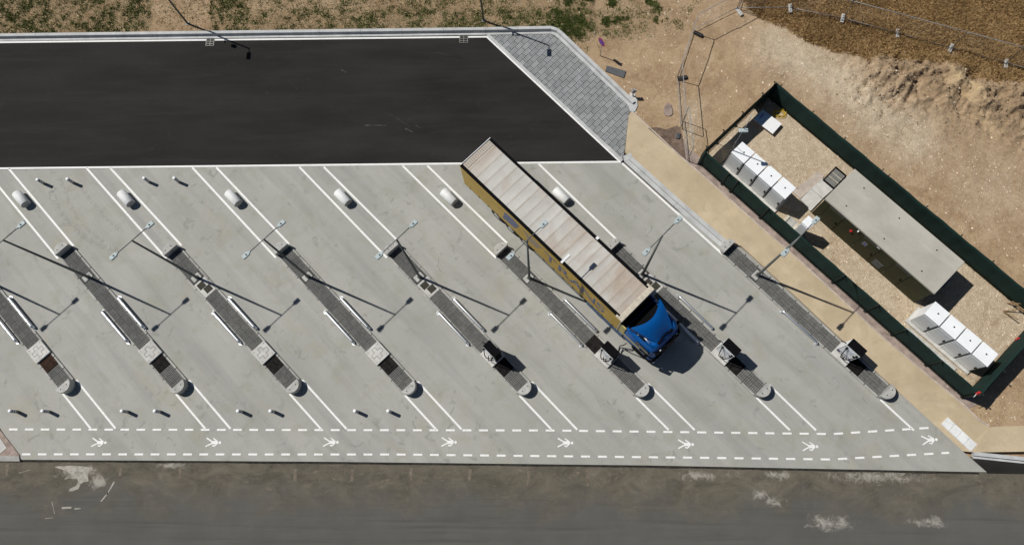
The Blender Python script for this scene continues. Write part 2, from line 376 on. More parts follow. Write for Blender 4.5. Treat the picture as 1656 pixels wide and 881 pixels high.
def polymask(poly, X, Y):
    c = np.zeros(X.shape, bool); n = len(poly)
    for i in range(n):
        x1, y1 = poly[i]; x2, y2 = poly[i-1]
        if y1 == y2: continue
        c ^= ((y1 > Y) != (y2 > Y)) & (X < (x2-x1)*(Y-y1)/(y2-y1)+x1)
    return c
def polydist(line, X, Y):
    d = np.full(X.shape, 1e9)
    for (x1, y1), (x2, y2) in zip(line[:-1], line[1:]):
        dx, dy = x2-x1, y2-y1; t = np.clip(((X-x1)*dx+(Y-y1)*dy)/(dx*dx+dy*dy), 0, 1)
        d = np.minimum(d, np.hypot(X-x1-t*dx, Y-y1-t*dy))
    return d

# ---------------------------------------------------------------- main lines of the site
KY = 30.0                                                    # the north kerb runs along x
K0 = G(0, 68.5); K1 = G(785, 58.5)
apexA = G(787, 59.5); apexB = G(1004, 262.5)
NB_ = [(-31.19, 13.88), (-23.96, 13.80), (-16.65, 13.84), (-9.39, 13.79), (-2.37, 13.69), (4.83, 13.90), (12.05, 13.80)]
SB_ = [(-29.73, 5.13), (-22.49, 5.11), (-15.32, 5.13), (-8.10, 5.04), (-1.03, 5.03), (6.09, 4.92), (13.34, 4.91), (20.69, 4.81)]
NB_ = [(-38.43, 13.9)]+NB_
lot_poly = [(-75, 19.9), apexB, G(1086, 335), (12.4, 13.5), (20.75, 4.7), G(1515, 690), G(1557, 729), G(1596, 763), G(1050, 752), (-31.86, .6), G(0, 692), (-51, 19.8), (-75, 19.9)][1:]
lot_poly = [(-51, 19.9), apexB, G(1090, 338), (12.6, 14.2), (21.6, 5.3), (24.7, 2.3), G(1557, 729), G(1596, 763), G(1050, 752), G(520, 746), (-31.86, .6), G(0, 692)]
lot = struct('parking_lot', MB().prism(lot_poly, -.3, 0.), 'lot')
asph = struct('asphalt_apron', MB().sheet([(-90, K0[1]+.3), (-90, 19.8), (-51, 19.8), (apexB[0]+.02, 19.85), (apexA[0], apexA[1]+.2), (K0[0], K0[1]+.3)], .004), 'asphalt')
struct('road', MB().sheet([(-150, 1.0), (-150, -60), (150, -60), (150, 1.0)], -.09), 'road')
struct('side_asphalt', MB().sheet([G(1572, 742), G(1598, 765), (60, -.3), (60, 1.2)], -.06), 'asphalt')
PZ = .15
I7E = lambda t: lerp((12.62, 14.25), (21.2, 5.1), t)
pathL = [(1017, 186), (1011, 246), (1025, 260), (1101, 332), (1180, 394)]
pathR = [(1021, 181), (1085, 240), (1100, 254), (1160, 306), (1232, 370)]
Lp = [G(*p, PZ)+(PZ,) for p in pathL]+[I7E(.03)+(PZ,), I7E(.5)+(PZ,), I7E(.93)+(PZ,), G(1466, 645, .02)+(.02,), G(1515, 690, .02)+(.02,), G(1557, 729, .02)+(.02,)]
Rp = [G(*p, PZ)+(PZ,) for p in pathR]+[G(*p, PZ)+(PZ,) for p in ((1290, 420), (1420, 540), (1510, 616), (1560, 657))]+[G(1584, 681, .12)+(.12,), G(1600, 690, .12)+(.12,)]
pm = MB()
for i in range(len(Lp)-1): pm.add([Lp[i], Lp[i+1], Rp[i+1], Rp[i]], [(0, 1, 2, 3)])
pm.add([Lp[-1], G(1575, 731, .1)+(.1,), (60, 1.9, .12), (60, 4.0, .12), Rp[-1]], [(0, 1, 2, 3, 4)])
for a, b in zip(Lp[:-1], Lp[1:]): pm.add([a, (a[0], a[1], -.3), (b[0], b[1], -.3), b], [(0, 1, 2, 3)])
path = struct('footpath', pm, 'path')
def poly_edging(name, pts, w, z0, z1, seg, mat, parent=None, side=1):
    """thin kerb stones laid end to end along a polyline, one part each"""
    for a, b in zip(pts[:-1], pts[1:]):
        n = max(1, round(dist(a, b)/seg)); r = dirn(a, b)
        for k in range(n):
            p = lerp(a, b, k/n); L = dist(a, b)/n-.012
            obj(name, MB().box(0, L, 0 if side > 0 else -w, w if side > 0 else 0, z0, z1), mat, parent, (p[0], p[1], 0), r)
ed = thing('path_edging', 'thin pale concrete edging along the fence side of the beige footpath', 'edging')
poly_edging('edging_stone', [(p[0], p[1]) for p in Rp], .09, -.1, .165, 1.0, 'edging', ed)
ed['kind'] = 'structure'; del ed['label']; del ed['category']
# mortar strip outside the fence
ms = MB().sheet([G(1072, 232, .1), G(1095, 203, .1), G(1112, 240, .1), G(1142, 262, .1), G(1560, 628, .1), G(1580, 655, .1), G(1560, 662, .1), G(1230, 372, .1), G(1100, 258, .1)], .125)
struct('mortar_strip', ms, 'mortar')
struct('mortar_patch', MB().sheet([G(*p, .1) for p in ((1048, 208), (1062, 206), (1075, 210), (1092, 205), (1099, 206), (1104, 225), (1109, 259), (1100, 254), (1075, 232))], .15), 'mortar2')
struct('grey_spill', MB().sheet([G(1080+7*math.cos(t)*(1+.2*math.sin(3*t)), 178+13*math.sin(t)*(1+.2*math.cos(2*t)), .1) for t in [k/14*2*math.pi for k in range(14)]], .165), 'mortar')
# bottom left corner of the neighbouring path
struct('corner_path', MB().prism([G(0, 694), G(32, 735), G(33, 744), (-40, .65), (-40, 9)], -.3, .05), 'mortar')
struct('corner_kerb', MB().prism([G(31.5, 737), G(33, 745.5), (-42, .5), (-42, .95)], -.3, .075), 'kerb2')
obj('tactile_slab', MB().prism([G(-14, 715), G(0, 706), G(12, 724), G(0, 734)], .03, .07), 'blocklight', bpy.data.objects['corner_path'])
# tactile slabs at the crossing
A0, A1, B0 = G(1531.7, 674.3, .05), G(1579.3, 718.5, .05), G(1521.5, 685.5, .05)
for k in range(4):
    a = lerp(A0, A1, k/4+.004); b = lerp(A0, A1, (k+1)/4-.004); off = (B0[0]-A0[0], B0[1]-A0[1])
    mbt = MB().prism([a, b, (b[0]+off[0], b[1]+off[1]), (a[0]+off[0], a[1]+off[1])], .0, .125)
    obj('tactile_slab', mbt, 'fender', path)

# ---------------------------------------------------------------- kerbs
def kerb_run(root, pts, gut, h, top, seg=3.0, gz=.055, mat='kerb'):
    """pts = front line of the gutter, outside lies to the left of travel"""
    offs = []
    prof = [(0, -.2), (0, gz), (gut, gz-.006), (gut+.03, h-.012), (gut+.05, h), (gut+.05+top, h), (gut+.05+top, -.2)]
    n = len(pts); nor = []
    for i in range(n):
        ds = [Vector((pts[j+1][0]-pts[j][0], pts[j+1][1]-pts[j][1])).normalized() for j in (i-1, i) if 0 <= j < n-1]
        d = sum(ds, Vector((0, 0))).normalized(); k = 1/max(.4, d.dot(ds[0])); nor.append(Vector((-d.y, d.x))*k)
    for i in range(n-1):
        a, b = pts[i], pts[i+1]; m = max(1, round(dist(a, b)/seg)); g = .006/dist(a, b)*m
        for k in range(m):
            t0, t1 = k/m+g/m, (k+1)/m-g/m; mb = MB(); rs = []
            for t in (t0, t1):
                p = lerp(a, b, t); q = nor[i].lerp(nor[i+1], t); rs.append([(p[0]+q.x*o, p[1]+q.y*o, z) for o, z in prof])
            mb.rings(rs[::-1]); obj('kerb_stone', mb, mat, root)
def kroot(name, label):
    o = link(name, None); o['kind'] = 'structure'; return o
kr = kroot('perimeter_kerb', '')
fr = [G(1018.5, 174), G(960, 117.5), G(903, 63), G(897, 58), G(889, 55.5), G(785, 57.4), (-38.9, K0[1]+.06), (-75, K0[1]+.2)]
kerb_run(kr, fr[::-1][:3][::1] and [fr[7], fr[6], fr[5], fr[4], fr[3], fr[2], fr[1], fr[0]], .2, .3, .2)
# rounded end of that kerb
e0 = G(1018.5, 174)
mbk = MB().prism([G(1017, 172), G(1030, 160, .1), G(1031, 172, .1), G(1027, 181, .1), G(1022, 184), G(1018, 181)], -.2, .17)
obj('kerb_end', mbk, 'kerb', kr)
kr2 = kroot('lane_kerb', '')
wl0, wl1 = G(1008, 262.5), G(1170.5, 410)
kerb_run(kr2, [(p[0], p[1]) for p in [G(1007, 252), G(1010, 262), G(1090, 334), G(1174, 407)]], .27, .16, .24, 3.0, .02, 'kerb')
kr3 = kroot('road_kerb', '')
kerb_run(kr3, [G(1574, 740.5), G(1656, 749), (60, 1.0)], .12, .13, .2, 3.0, -.03, 'kerb')

# ---------------------------------------------------------------- paved triangle
tri = [G(789, 57.6), G(889.5, 54.9), G(900, 59.8), G(961, 116.2), G(1020, 173), G(1018, 179), G(1010.6, 244), G(1005.5, 261)]
pav = struct('paved_apron', MB().sheet(tri, .006), 'bed')
T = R(45.8); ct, st_ = math.cos(T), math.sin(T)
loc = lambda p: (p[0]*ct+p[1]*st_, -p[0]*st_+p[1]*ct)
lp = [loc(p) for p in tri]; x0 = min(p[0] for p in lp); x1 = max(p[0] for p in lp); y0 = min(p[1] for p in lp); y1 = max(p[1] for p in lp)
SL, SW = .62, .36
def slab_mesh(poly, cx, cy, full):
    mb = MB(); mb.prism(poly, .008, .03); nb = len(mb.f)
    for i in range(5):
        for j in range(3):
            ux = cx-SL/2+.02+(i+.5)*(SL-.04)/5; uy = cy-SW/2+.015+(j+.5)*(SW-.03)/3; a, c_ = .042, .042
            if full or all(inside(poly, ux+sx*a, uy+sy_*c_) for sx in (-1, 1) for sy_ in (-1, 1)):
                mb.add([(ux-a, uy-c_, .03), (ux+a, uy-c_, .03), (ux+a, uy+c_, .03), (ux-a, uy+c_, .03), (ux-a+.008, uy-c_+.008, .042), (ux+a-.008, uy-c_+.008, .042), (ux+a-.008, uy+c_-.008, .042), (ux-a+.008, uy+c_-.008, .042)],
                       [(4, 5, 6, 7), (0, 1, 5, 4), (1, 2, 6, 5), (2, 3, 7, 6), (3, 0, 4, 7)])
    me = mb.mesh('paver', M['slab'], [M['slabtop']])
    for i, p in enumerate(me.polygons): p.material_index = 0 if i < nb else 1
    return me
fullme = slab_mesh([(-SL/2+.008, -SW/2+.008), (SL/2-.008, -SW/2+.008), (SL/2-.008, SW/2-.008), (-SL/2+.008, SW/2-.008)], 0, 0, True)
r_ = 0; yy = y0
while yy < y1:
    xx = x0-SL+(r_ % 2)*SL/2
    while xx < x1:
        cl = clip(lp, xx+.008, xx+SL-.008, yy+.008, yy+SW-.008)
        if len(cl) > 2:
            ar = abs(sum(cl[i-1][0]*cl[i][1]-cl[i][0]*cl[i-1][1] for i in range(len(cl))))/2
            cx, cy_ = xx+SL/2, yy+SW/2; wx, wy = cx*ct-cy_*st_, cx*st_+cy_*ct
            if ar > .98*(SL-.016)*(SW-.016): link('paver', fullme, pav, (wx, wy, random.uniform(-.003, .003)), T)
            elif ar > .01: link('paver', slab_mesh([(p[0]-cx, p[1]-cy_) for p in cl], 0, 0, False), pav, (wx, wy, 0), T)
        xx += SL
    yy += SW; r_ += 1
obj('border_strip', MB().prism([G(787, 58.5), G(1004.5, 262), (G(1004.5, 262)[0]+.14, G(1004.5, 262)[1]+.14), (G(787, 58.5)[0]+.17, G(787, 58.5)[1]+.12)], -.1, .047), 'kerb', pav)

# ---------------------------------------------------------------- painted markings (parts of the ground they lie on)
Z1 = .006
def line(a, b, w, parent=lot, name='painted_line', z=Z1): return obj(name, MB().stroke(a, b, w, z), 'paint', parent)
line((-60, 19.9), (5.45, 19.9), .13)
line((-75, K0[1]-.02), (K0[0], K0[1]-.02), .13, asph, z=.009); line((K0[0], K0[1]-.02), (apexA[0], apexA[1]-.02), .13, asph, z=.009)
line(apexA, apexB, .15, asph, z=.012)
U = lambda i: dirn(NB_[i], SB_[i])
for i, pts in enumerate([
        [((-34, 270), None)], None]): pass
NL = [((14.3, 273), (119, 398)), ((0, 304), (93.7, 418)), ((140, 272), (269, 418)), ((178.5, 272), (293.6, 397)), ((311, 271), (446, 416.7)), ((350, 271), (467.4, 394.5)),
      ((484, 270), (625.5, 416.7)), ((523.6, 270), (641, 387)), ((651, 268), (802, 416.7)), ((691, 268), (820, 393)), ((871, 265), (997.5, 387.7)), ((832, 265), (980, 408))]
for a, b in NL: line(G(*a), G(*b), .13)
line(G(1006, 264), G(1169, 411.5), .14)
line(G(-20, 281), G(0, 304), .13)
DY = lambda x: 2.47 if x < 17.3 else 2.45+(x-17.3)*.06
for i in range(8):
    s = SB_[i]; u = U(i); d = (math.cos(u), math.sin(u)); n = (-d[1], d[0])
    for v in ((-.5, .62) if i < 7 else (-.5,)):
        a = (s[0]+n[0]*v+d[0]*(.2 if v < 0 else .12), s[1]+n[1]*v+d[1]*(.2 if v < 0 else .12)); t = (a[1]-2.5)/-d[1]
        line(a, (a[0]+d[0]*t, a[1]+d[1]*t), .12)
def dashes(pts, start):
    s = start; L = [dist(a, b) for a, b in zip(pts[:-1], pts[1:])]
    def at(t):
        k = 0
        while k < len(L)-1 and t > L[k]: t -= L[k]; k += 1
        return lerp(pts[k], pts[k+1], t/L[k])
    while s+.3 < sum(L): line(at(s), at(min(s+.54, sum(L))), .115, name='painted_dash'); s += 1.01
dashes([G(14.7, 693.8), G(890, 695.5), G(1345, 701.3), G(1502, 691.3)], 0)
dashes([G(35.5, 734), G(640, 734.3), G(1130, 739.5), G(1345, 742.3), G(1535, 731.5)], 0)
def ped():
    k = .00178; mb = MB(); q = lambda x, y: ((x-330)*k, (405-y)*k)
    mb.stroke(q(85, 255), q(300, 385), 44*k, 0); mb.stroke(q(75, 540), q(300, 425), 42*k, .0006)
    mb.sheet([q(270, 355), q(440, 345), q(495, 385), q(495, 425), q(430, 465), q(270, 455)], .0012)
    mb.stroke(q(318, 262), q(485, 378), 36*k, .0018); mb.stroke(q(300, 500), q(385, 530), 40*k, .0024); mb.stroke(q(370, 535), q(485, 425), 38*k, .003)
    mb.disc(*q(558, 408), 0, 46*k, 14); return mb.mesh('pedestrian_symbol', M['paint'])
pme = ped()
for i, (x, y) in enumerate([(160, 715), (345, 715), (535, 714.5), (726, 714.5), (914, 715.5), (1109, 718), (1310, 721.5), (1503, 711)]):
    link('pedestrian_symbol', pme, lot, G(x, y)+(Z1,), R(5) if i == 7 else 0)
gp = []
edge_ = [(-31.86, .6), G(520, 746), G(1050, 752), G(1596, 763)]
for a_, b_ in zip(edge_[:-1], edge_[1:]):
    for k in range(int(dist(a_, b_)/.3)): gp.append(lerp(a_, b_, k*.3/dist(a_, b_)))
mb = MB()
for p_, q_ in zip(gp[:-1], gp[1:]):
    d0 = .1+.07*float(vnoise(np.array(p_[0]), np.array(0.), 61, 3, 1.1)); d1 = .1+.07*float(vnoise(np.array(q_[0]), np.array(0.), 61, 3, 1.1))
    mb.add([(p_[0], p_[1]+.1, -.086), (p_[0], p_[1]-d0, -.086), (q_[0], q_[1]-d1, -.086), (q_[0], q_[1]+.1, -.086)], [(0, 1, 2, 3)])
obj('tar_joint', mb, 'tar', bpy.data.objects['road'])  # dark ragged strip, paints the shadow band along the lot edge
# tyre tread prints in dust near the first bay
tm = MB()
def tread(pts, w):
    P = [G(*p) for p in pts]
    for a, b in zip(P[:-1], P[1:]):
        n = int(dist(a, b)/.13)
        for k in range(n):
            c = lerp(a, b, (k+.5)/n); u = dirn(a, b)
            for s in (-1, 1):
                if random.random() < .3: continue
                e = (c[0]+w*math.cos(u+s*R(118)), c[1]+w*math.sin(u+s*R(118))); tm.stroke(c, e, .028, .003+random.random()*.001, .012)
tread([(80, 290), (88, 318), (97, 343), (118, 368), (140, 386), (165, 398), (192, 405)], .2)
tread([(97, 290), (110, 322), (122, 350), (142, 372), (168, 392)], .16)
tread([(128, 300), (150, 328), (170, 352), (192, 372)], .16)
tk = obj('tyre_track', tm, 'track', lot); tk['kind'] = 'stuff'
# cement splashes and scrapes on the road
def blob(cx, cy, rx, ry, ang, seed, n=22, am=.5):
    q = random.Random(seed); ph = [q.uniform(0, 6.28) for _ in range(5)]; o = []
    for i in range(n):
        t = 2*math.pi*i/n; r = 1+am*sum(math.sin((k+2)*t+ph[k])/(k+1.5) for k in range(5)); x, y = rx*r*math.cos(t), ry*r*math.sin(t)
        o.append((cx+x*math.cos(ang)-y*math.sin(ang), cy+x*math.sin(ang)+y*math.cos(ang)))
    return o
road = bpy.data.objects['road']; RZ_ = -.09
def splash(poly, mat='slurry', z=.004): obj('cement_splash', MB().sheet(poly, RZ_+z), mat, road)
zz = lambda x, y: G(x/6.25, 740+y/6.25, RZ_)
splash([zz(*p) for p in [(560, 85), (720, 78), (840, 84), (905, 95), (940, 92), (925, 125), (885, 160), (895, 235), (850, 240), (815, 262), (795, 310), (735, 335), (690, 335), (705, 310), (770, 280), (790, 240), (780, 210), (700, 205), (650, 218), (660, 202), (735, 190), (700, 150), (640, 120), (560, 95)]])
for p, w_ in ((((1155, 240), (1080, 370)), .09), (((1095, 350), (1020, 440)), .1), (((625, 505), (722, 500)), .13), (((755, 512), (815, 510)), .1), (((525, 440), (552, 565)), .035), (((455, 612), (540, 602)), .03), (((190, 152), (310, 120)), .03)):
    obj('cement_splash', MB().stroke(zz(*p[0]), zz(*p[1]), w_, RZ_+.005, w_*.7), 'slurry', road)
def cluster(x, y, rx, ry, n, seed, mat='slurry', ang=0):
    q = random.Random(seed); mb = MB(); c0 = G(x, y, RZ_)
    for k in range(n):
        a, b_ = q.gauss(0, rx/26/2), q.gauss(0, ry/26/2); cx = c0[0]+a*math.cos(ang)-b_*math.sin(ang); cy_ = c0[1]+a*math.sin(ang)+b_*math.cos(ang)
        r0 = .012+.07*q.random()**3; mb.sheet(blob(cx, cy_, r0*q.uniform(1, 3.2), r0, ang+q.uniform(-.3, .3), seed*50+k, 12, .7), RZ_+.0025+k*.00002)
    o = obj('cement_splash', mb, mat, road); o['kind'] = 'stuff'
cluster(1480, 770, 200, 16, 30, 3, 'slurry2')
cluster(700, 772, 500, 14, 50, 5, 'slurry2')
for k, (x, y, h_) in enumerate([(478, 768, 20), (570, 768, 20), (665, 766, 20), (760, 768, 20), (855, 771, 20), (951, 775, 20), (12, 760, 20), (195, 762, 14), (292, 765, 16)]):
    a = G(x, y-h_/2, RZ_); b = G(x-1, y+h_/2, RZ_); obj('mud_print', MB().stroke(a, b, .2, RZ_+.003, .17), 'slurry2', road)
for x0_, y0_, x1_, y1_ in ((733, 788, 742, 806), (738, 788, 741, 803), (646, 822, 657, 840), (1000, 830, 1010, 820), (403, 855, 410, 848), (1090, 768, 1100, 776), (1420, 790, 1380, 815), (1300, 720+95, 1320, 850)):
    obj('scratch', MB().stroke(G(x0_, y0_, RZ_), G(x1_, y1_, RZ_), .022, RZ_+.003, .01), 'slurry2', road)
for x0_, y0_, x1_, y1_, w_ in ((590, 203, 625, 203, .1), (655, 208, 668, 214, .12), (640, 190, 662, 205, .04), (625, 184, 640, 189, .03), (672, 203, 680, 207, .06), (552, 113, 560, 118, .12), (705, 85, 728, 90, .03)):
    obj('scuff', MB().stroke(G(x0_, y0_), G(x1_, y1_), w_, .008, w_*.4), 'scuff', asph)
obj('joint_seam', MB().stroke((-75, G(0, 167)[1]), (G(700, 157)[0], G(700, 157)[1]), .03, .0075), 'seam', asph)

# ---------------------------------------------------------------- traffic islands
ORD = ['first', 'second', 'third', 'fourth', 'fifth', 'sixth', 'seventh', 'eighth']
def iname(i): return f'{ORD[i]} island from the left'
TS = .44
def tile_mesh():
    mb = MB(); a = TS/2-.004; mb.box(-a, a, -a, a, .1, .135); nb = len(mb.f); n = 4; p = (2*a)/n
    for i in range(n):
        for j in range(n):
            x, y = -a+(i+.5)*p, -a+(j+.5)*p; q = p/2-.012
            mb.add([(x-q, y-q, .135), (x+q, y-q, .135), (x+q, y+q, .135), (x-q, y+q, .135), (x-q+.01, y-q+.01, .15), (x+q-.01, y-q+.01, .15), (x+q-.01, y+q-.01, .15), (x-q+.01, y+q-.01, .15)],
                   [(4, 5, 6, 7), (0, 1, 5, 4), (1, 2, 6, 5), (2, 3, 7, 6), (3, 0, 4, 7)])
    me = mb.mesh('paver', M['tile'], [M['tiletop']])
    for i, pl in enumerate(me.polygons): pl.material_index = 0 if i < nb else 1
    return me
def tile_mesh2():
    mb = MB(); a = TS/2-.004; mb.box(-a, a, -a, a, .1, .13); nb = len(mb.f); n = 4; p = 2*a/n
    for i in range(n):
        for j in range(2):
            x, y = -a+(i+.5)*p, -a+(j+.5)*a; q, r = p/2-.014, a/2-.008
            mb.add([(x-q, y-r, .13), (x+q, y-r, .13), (x+q, y+r, .13), (x-q, y+r, .13), (x-q+.01, y-r+.01, .15), (x+q-.01, y-r+.01, .15), (x+q-.01, y+r-.01, .15), (x-q+.01, y+r-.01, .15)],
                   [(4, 5, 6, 7), (0, 1, 5, 4), (1, 2, 6, 5), (2, 3, 7, 6), (3, 0, 4, 7)])
    me = mb.mesh('paver', M['tile'], [M['tiletop']])
    for i, pl in enumerate(me.polygons): pl.material_index = 0 if i < nb else 1
    return me
TME, TME2 = tile_mesh(), tile_mesh2()
kst = MB().bbox(0, .988, 0, .13, -.1, .165, .012).mesh('kerb_stone', M['kerb2'])
def D_block(sign):
    """half-round concrete block; flat face at x=0, round side towards sign*x"""
    n = 14; pts = [(sign*.52*math.sin(math.pi*i/n), -.52*math.cos(math.pi*i/n)) for i in range(n+1)]
    if sign < 0: pts = pts[::-1]
    c = lambda k, z: [(p[0]*k, p[1]*k, z) for p in pts]
    return MB().rings([c(1, -.05), c(1, .55), c(.965, .58)])
dbN = D_block(-1).mesh('block_body', M['block']); dbS = D_block(1).mesh('block_body', M['block'])
hole = MB().disc(0, 0, 0, .035, 8).mesh('lifting_hole', M['black'])
foot = MB().bbox(-.22, .22, -.3, .3, .1, .165, .01).mesh('footing', M['block'])
for i in range(8):
    N, S = NB_[i], SB_[i]; a = U(i); L = dist(N, S)
    looks = ['with concrete cross pad, mostly cut by the left photo edge', 'with concrete cross pad and wet dark cover', 'with concrete cross pad and two olive covers by its lamp', 'with concrete cross pad and plain paving by its lamp',
             'with charger and two dark covers in a pale frame', 'beside the yellow truck, dark cover before its charger', 'under the blue truck cab shadow, with charger', 'bordering the beige footpath, with violet trimmed charger'][i]
    isl = thing('traffic_island', f'paved kerbed island {looks}', 'traffic island', (N[0], N[1], -.07), a, 'angled charging islands across the concrete lot')
    d = (math.cos(a), math.sin(a)); n = (-d[1], d[0]); W = lambda u, v, z=0: (N[0]+d[0]*u+n[0]*v, N[1]+d[1]*u+n[1]*v, z)
    obj('bedding', MB().box(0, L, -.46, .46, -.1, .112), 'bed', isl)
    for k in range(int(L)):
        for s in (.44, -.57):
            link('kerb_stone', kst, isl, (.02+k*(L/int(L)), s, 0))
    # paving bays
    tme = TME2 if i >= 6 else TME
    segs = [(.02, 2.15), (3.95 if i in (2, 4, 6) else 2.66, 7.9 if i == 5 else 8.78), (9.96 if i == 5 else 10.85, L-.01)]
    if i in (2, 4, 6): segs.append((2.66, 2.74))
    for sa, sb_ in segs:
        m_ = max(1, round((sb_-sa)/TS)); pit = (sb_-sa)/m_
        for k in range(m_):
            for v in (-.22, .22): link('paver', tme, isl, (sa+(k+.5)*pit, v, random.uniform(-.003, .003))).scale = (pit/TS, 1, 1)
    # pale ground around footing
    link('footing', foot, isl, (2.4, 0, 0))
    for s in (-1, 1): obj('side_filler', MB().box(2.17, 2.63, min(s*.31, s*.43), max(s*.31, s*.43), .1, .14), 'tile', isl)
    if i in (2, 4, 6):
        obj('cover_frame', MB().box(2.74, 3.93, -.43, .43, .1, .155), 'blocklight', isl)
        for cu, cv in ((3.08, -.09), (3.56, .09)): obj('inspection_cover', MB().box(cu-.22, cu+.22, cv-.24, cv+.24, .12, .17), 'cover2', isl)
    cu = (9.98, 10.82) if i != 5 else (7.93, 8.72)
    obj('cable_pit_cover', MB().box(cu[0], cu[1], -.43, .43, .1, .16), 'cover' if i else 'coverbrown', isl)
    pad = obj('plinth', MB().bbox(8.8, 9.93, -.54, .54, -.05, .3, .015), 'blocklight', isl)
    if i < 4:
        cr_ = [(.13, .38), (.13, .13), (.38, .13), (.38, -.13), (.13, -.13), (.13, -.38), (-.13, -.38), (-.13, -.13), (-.38, -.13), (-.38, .13), (-.13, .13), (-.13, .38)]
        mb = MB()
        for p, q in zip(cr_, cr_[1:]+cr_[:1]): mb.stroke((9.365+p[0], p[1]), (9.365+q[0], q[1]), .02, .3025+random.random()*.0005)
        obj('cross_joint', mb, 'bed', isl)
        for sx in (-1, 1):
            for s2 in (-1, 1): obj('bolt_hole', MB().disc(9.365+sx*.42, s2*.4, .303, .025, 8), 'black', isl)
    if i > 0:
        b = thing('concrete_end_block', f'half-round grey concrete block at the upper end of the {iname(i)}', 'concrete block', W(0, 0), a, 'half-round blocks at the island ends')
        link('block_body', dbN, b)
        for v in (-.22, .22): link('lifting_hole', hole, b, (-.2, v, .5835))
    b = thing('concrete_end_block', f'half-round grey concrete block at the lower end of the {iname(i)}', 'concrete block', W(L, 0), a, 'half-round blocks at the island ends')
    link('block_body', dbS, b)
    for v in (-.22, .22): link('lifting_hole', hole, b, (.2, v, .5835))
    # lying cylinder in front of the upper end
cylpx = [((27, 314), (42, 330)), ((195.5, 312.5), (212, 329.5)), ((369, 311), (386, 330)), ((546, 310), (563, 329)), ((717, 309), (735, 328)), ((898.5, 307), (916, 326))]
for i, (a, b) in enumerate(cylpx):
    A, B = G(*a, .3), G(*b, .3); c = lerp(A, B, .5); r = -R(45.5); L = 1.12
    lab = ['leftmost, cut off from its island by white lines', 'above the second island from the left', 'above the third island from the left', 'above the fourth island from the left', 'left of the yellow trailer', 'right of the yellow trailer'][i]
    lab = ['lying white concrete cylinder near the left photo edge, leftmost of six', 'lying white concrete cylinder between lines leading to the third island from the left',
           'lying white concrete cylinder between lines leading to the fourth island from the left', 'lying white concrete cylinder between lines leading to the fifth island from the left',
           'lying white concrete cylinder just left of the yellow trailer', 'lying white concrete cylinder just right of the trailer roof'][i]
    t = thing('concrete_cylinder', lab, 'barrier cylinder', c+(0,), r, 'white cylinders lying before the islands')
    R0 = .31
    mb = MB().tube([(-L/2, 0, R0), (-L/2+.02, 0, R0), (L/2-.02, 0, R0), (L/2, 0, R0)], [R0-.02, R0, R0, R0-.02], 28); obj('cylinder_body', mb, 'fender', t)
    obj('end_cap', MB().tube([(L/2, 0, R0), (L/2+.006, 0, R0)], R0-.03, 24, False), 'block', t)  # end face in greyer concrete, its shade put into the colour

# rails
def rail_mesh():
    L = 2.78; z = .27; r = .08
    pts = [(0, 0, .02), (0, 0, z-.12), (.03, 0, z-.05), (.09, 0, z-.01), (.16, 0, z), (L-.16, 0, z), (L-.09, 0, z-.01), (L-.03, 0, z-.05), (L, 0, z-.12), (L, 0, .02)]
    return MB().tube(pts, r, 14).mesh('rail_tube', M['chrome'])
rme = rail_mesh(); fl = MB().cyl(0, 0, .0, .025, .15, 18).mesh('base_flange', M['steel'])
for i in range(8):
    N = NB_[i]; a = U(i)
    for v, sd in ((.64, 'upper right'), (-.64, 'lower left')):
        if i == 7 and v > 0: continue
        d = (math.cos(a), math.sin(a)); p = (N[0]+d[0]*5.03-d[1]*v, N[1]+d[1]*5.03+d[0]*v, 0)
        t = thing('guard_rail', f'low steel tube rail on the {sd} side of the {iname(i)}', 'guard rail', p, a, 'low steel tube rails beside the islands')
        link('rail_tube', rme, t); link('base_flange', fl, t, (0, 0, 0)); link('base_flange', fl, t, (2.78, 0, 0))

# bollards
def bollard_proto():
    t = thing('bollard', 'x', 'bollard', (0, 0, 0), 0, 'round-topped bollards between the islands')
    obj('post', MB().cyl(0, 0, 0, .72, .1, 16), 'bollard', t)
    for z in (.3, .5): obj('reflective_band', MB().cyl(0, 0, z, z+.08, .104, 16), 'white', t)
    mb = MB().tube([(0, 0, .72), (0, 0, .77), (0, 0, .8), (0, 0, .815)], [.108, .108, .08, .03], 16); obj('cap', mb, 'white', t)
    return t
bp = None
bpx = [(59.5, 290, 'n', 0), (108, 289, 'n', 1), (232, 287.5, 'n', 2), (281, 287.5, 'n', 3)]+[(x, 664, 's', k) for k, x in enumerate([14.7, 67.4, 196, 249.3, 384, 436.5, 573.4, 627.3])]
bl = ['white capped bollard below the dark asphalt, leftmost of the upper four', 'white capped bollard below the dark asphalt, second from the left', 'white capped bollard below the dark asphalt, third from the left', 'white capped bollard below the dark asphalt, rightmost of the upper four',
      'white capped bollard at the lower left photo edge', 'white capped bollard just left of the lower end of the first island', 'left bollard of the pair between lower ends of the first and second islands', 'right bollard of the pair between lower ends of the first and second islands',
      'left bollard of the pair between lower ends of the second and third islands', 'right bollard of the pair between lower ends of the second and third islands', 'left bollard of the pair between lower ends of the third and fourth islands', 'right bollard of the pair between lower ends of the third and fourth islands']
for k, (x, y, q, j) in enumerate(bpx):
    p = G(x, y, .8)
    if bp is None: bp = bollard_proto(); o = bp
    else: o = copy_tree(bp)
    o.location = p+(0,); o['label'] = bl[k]

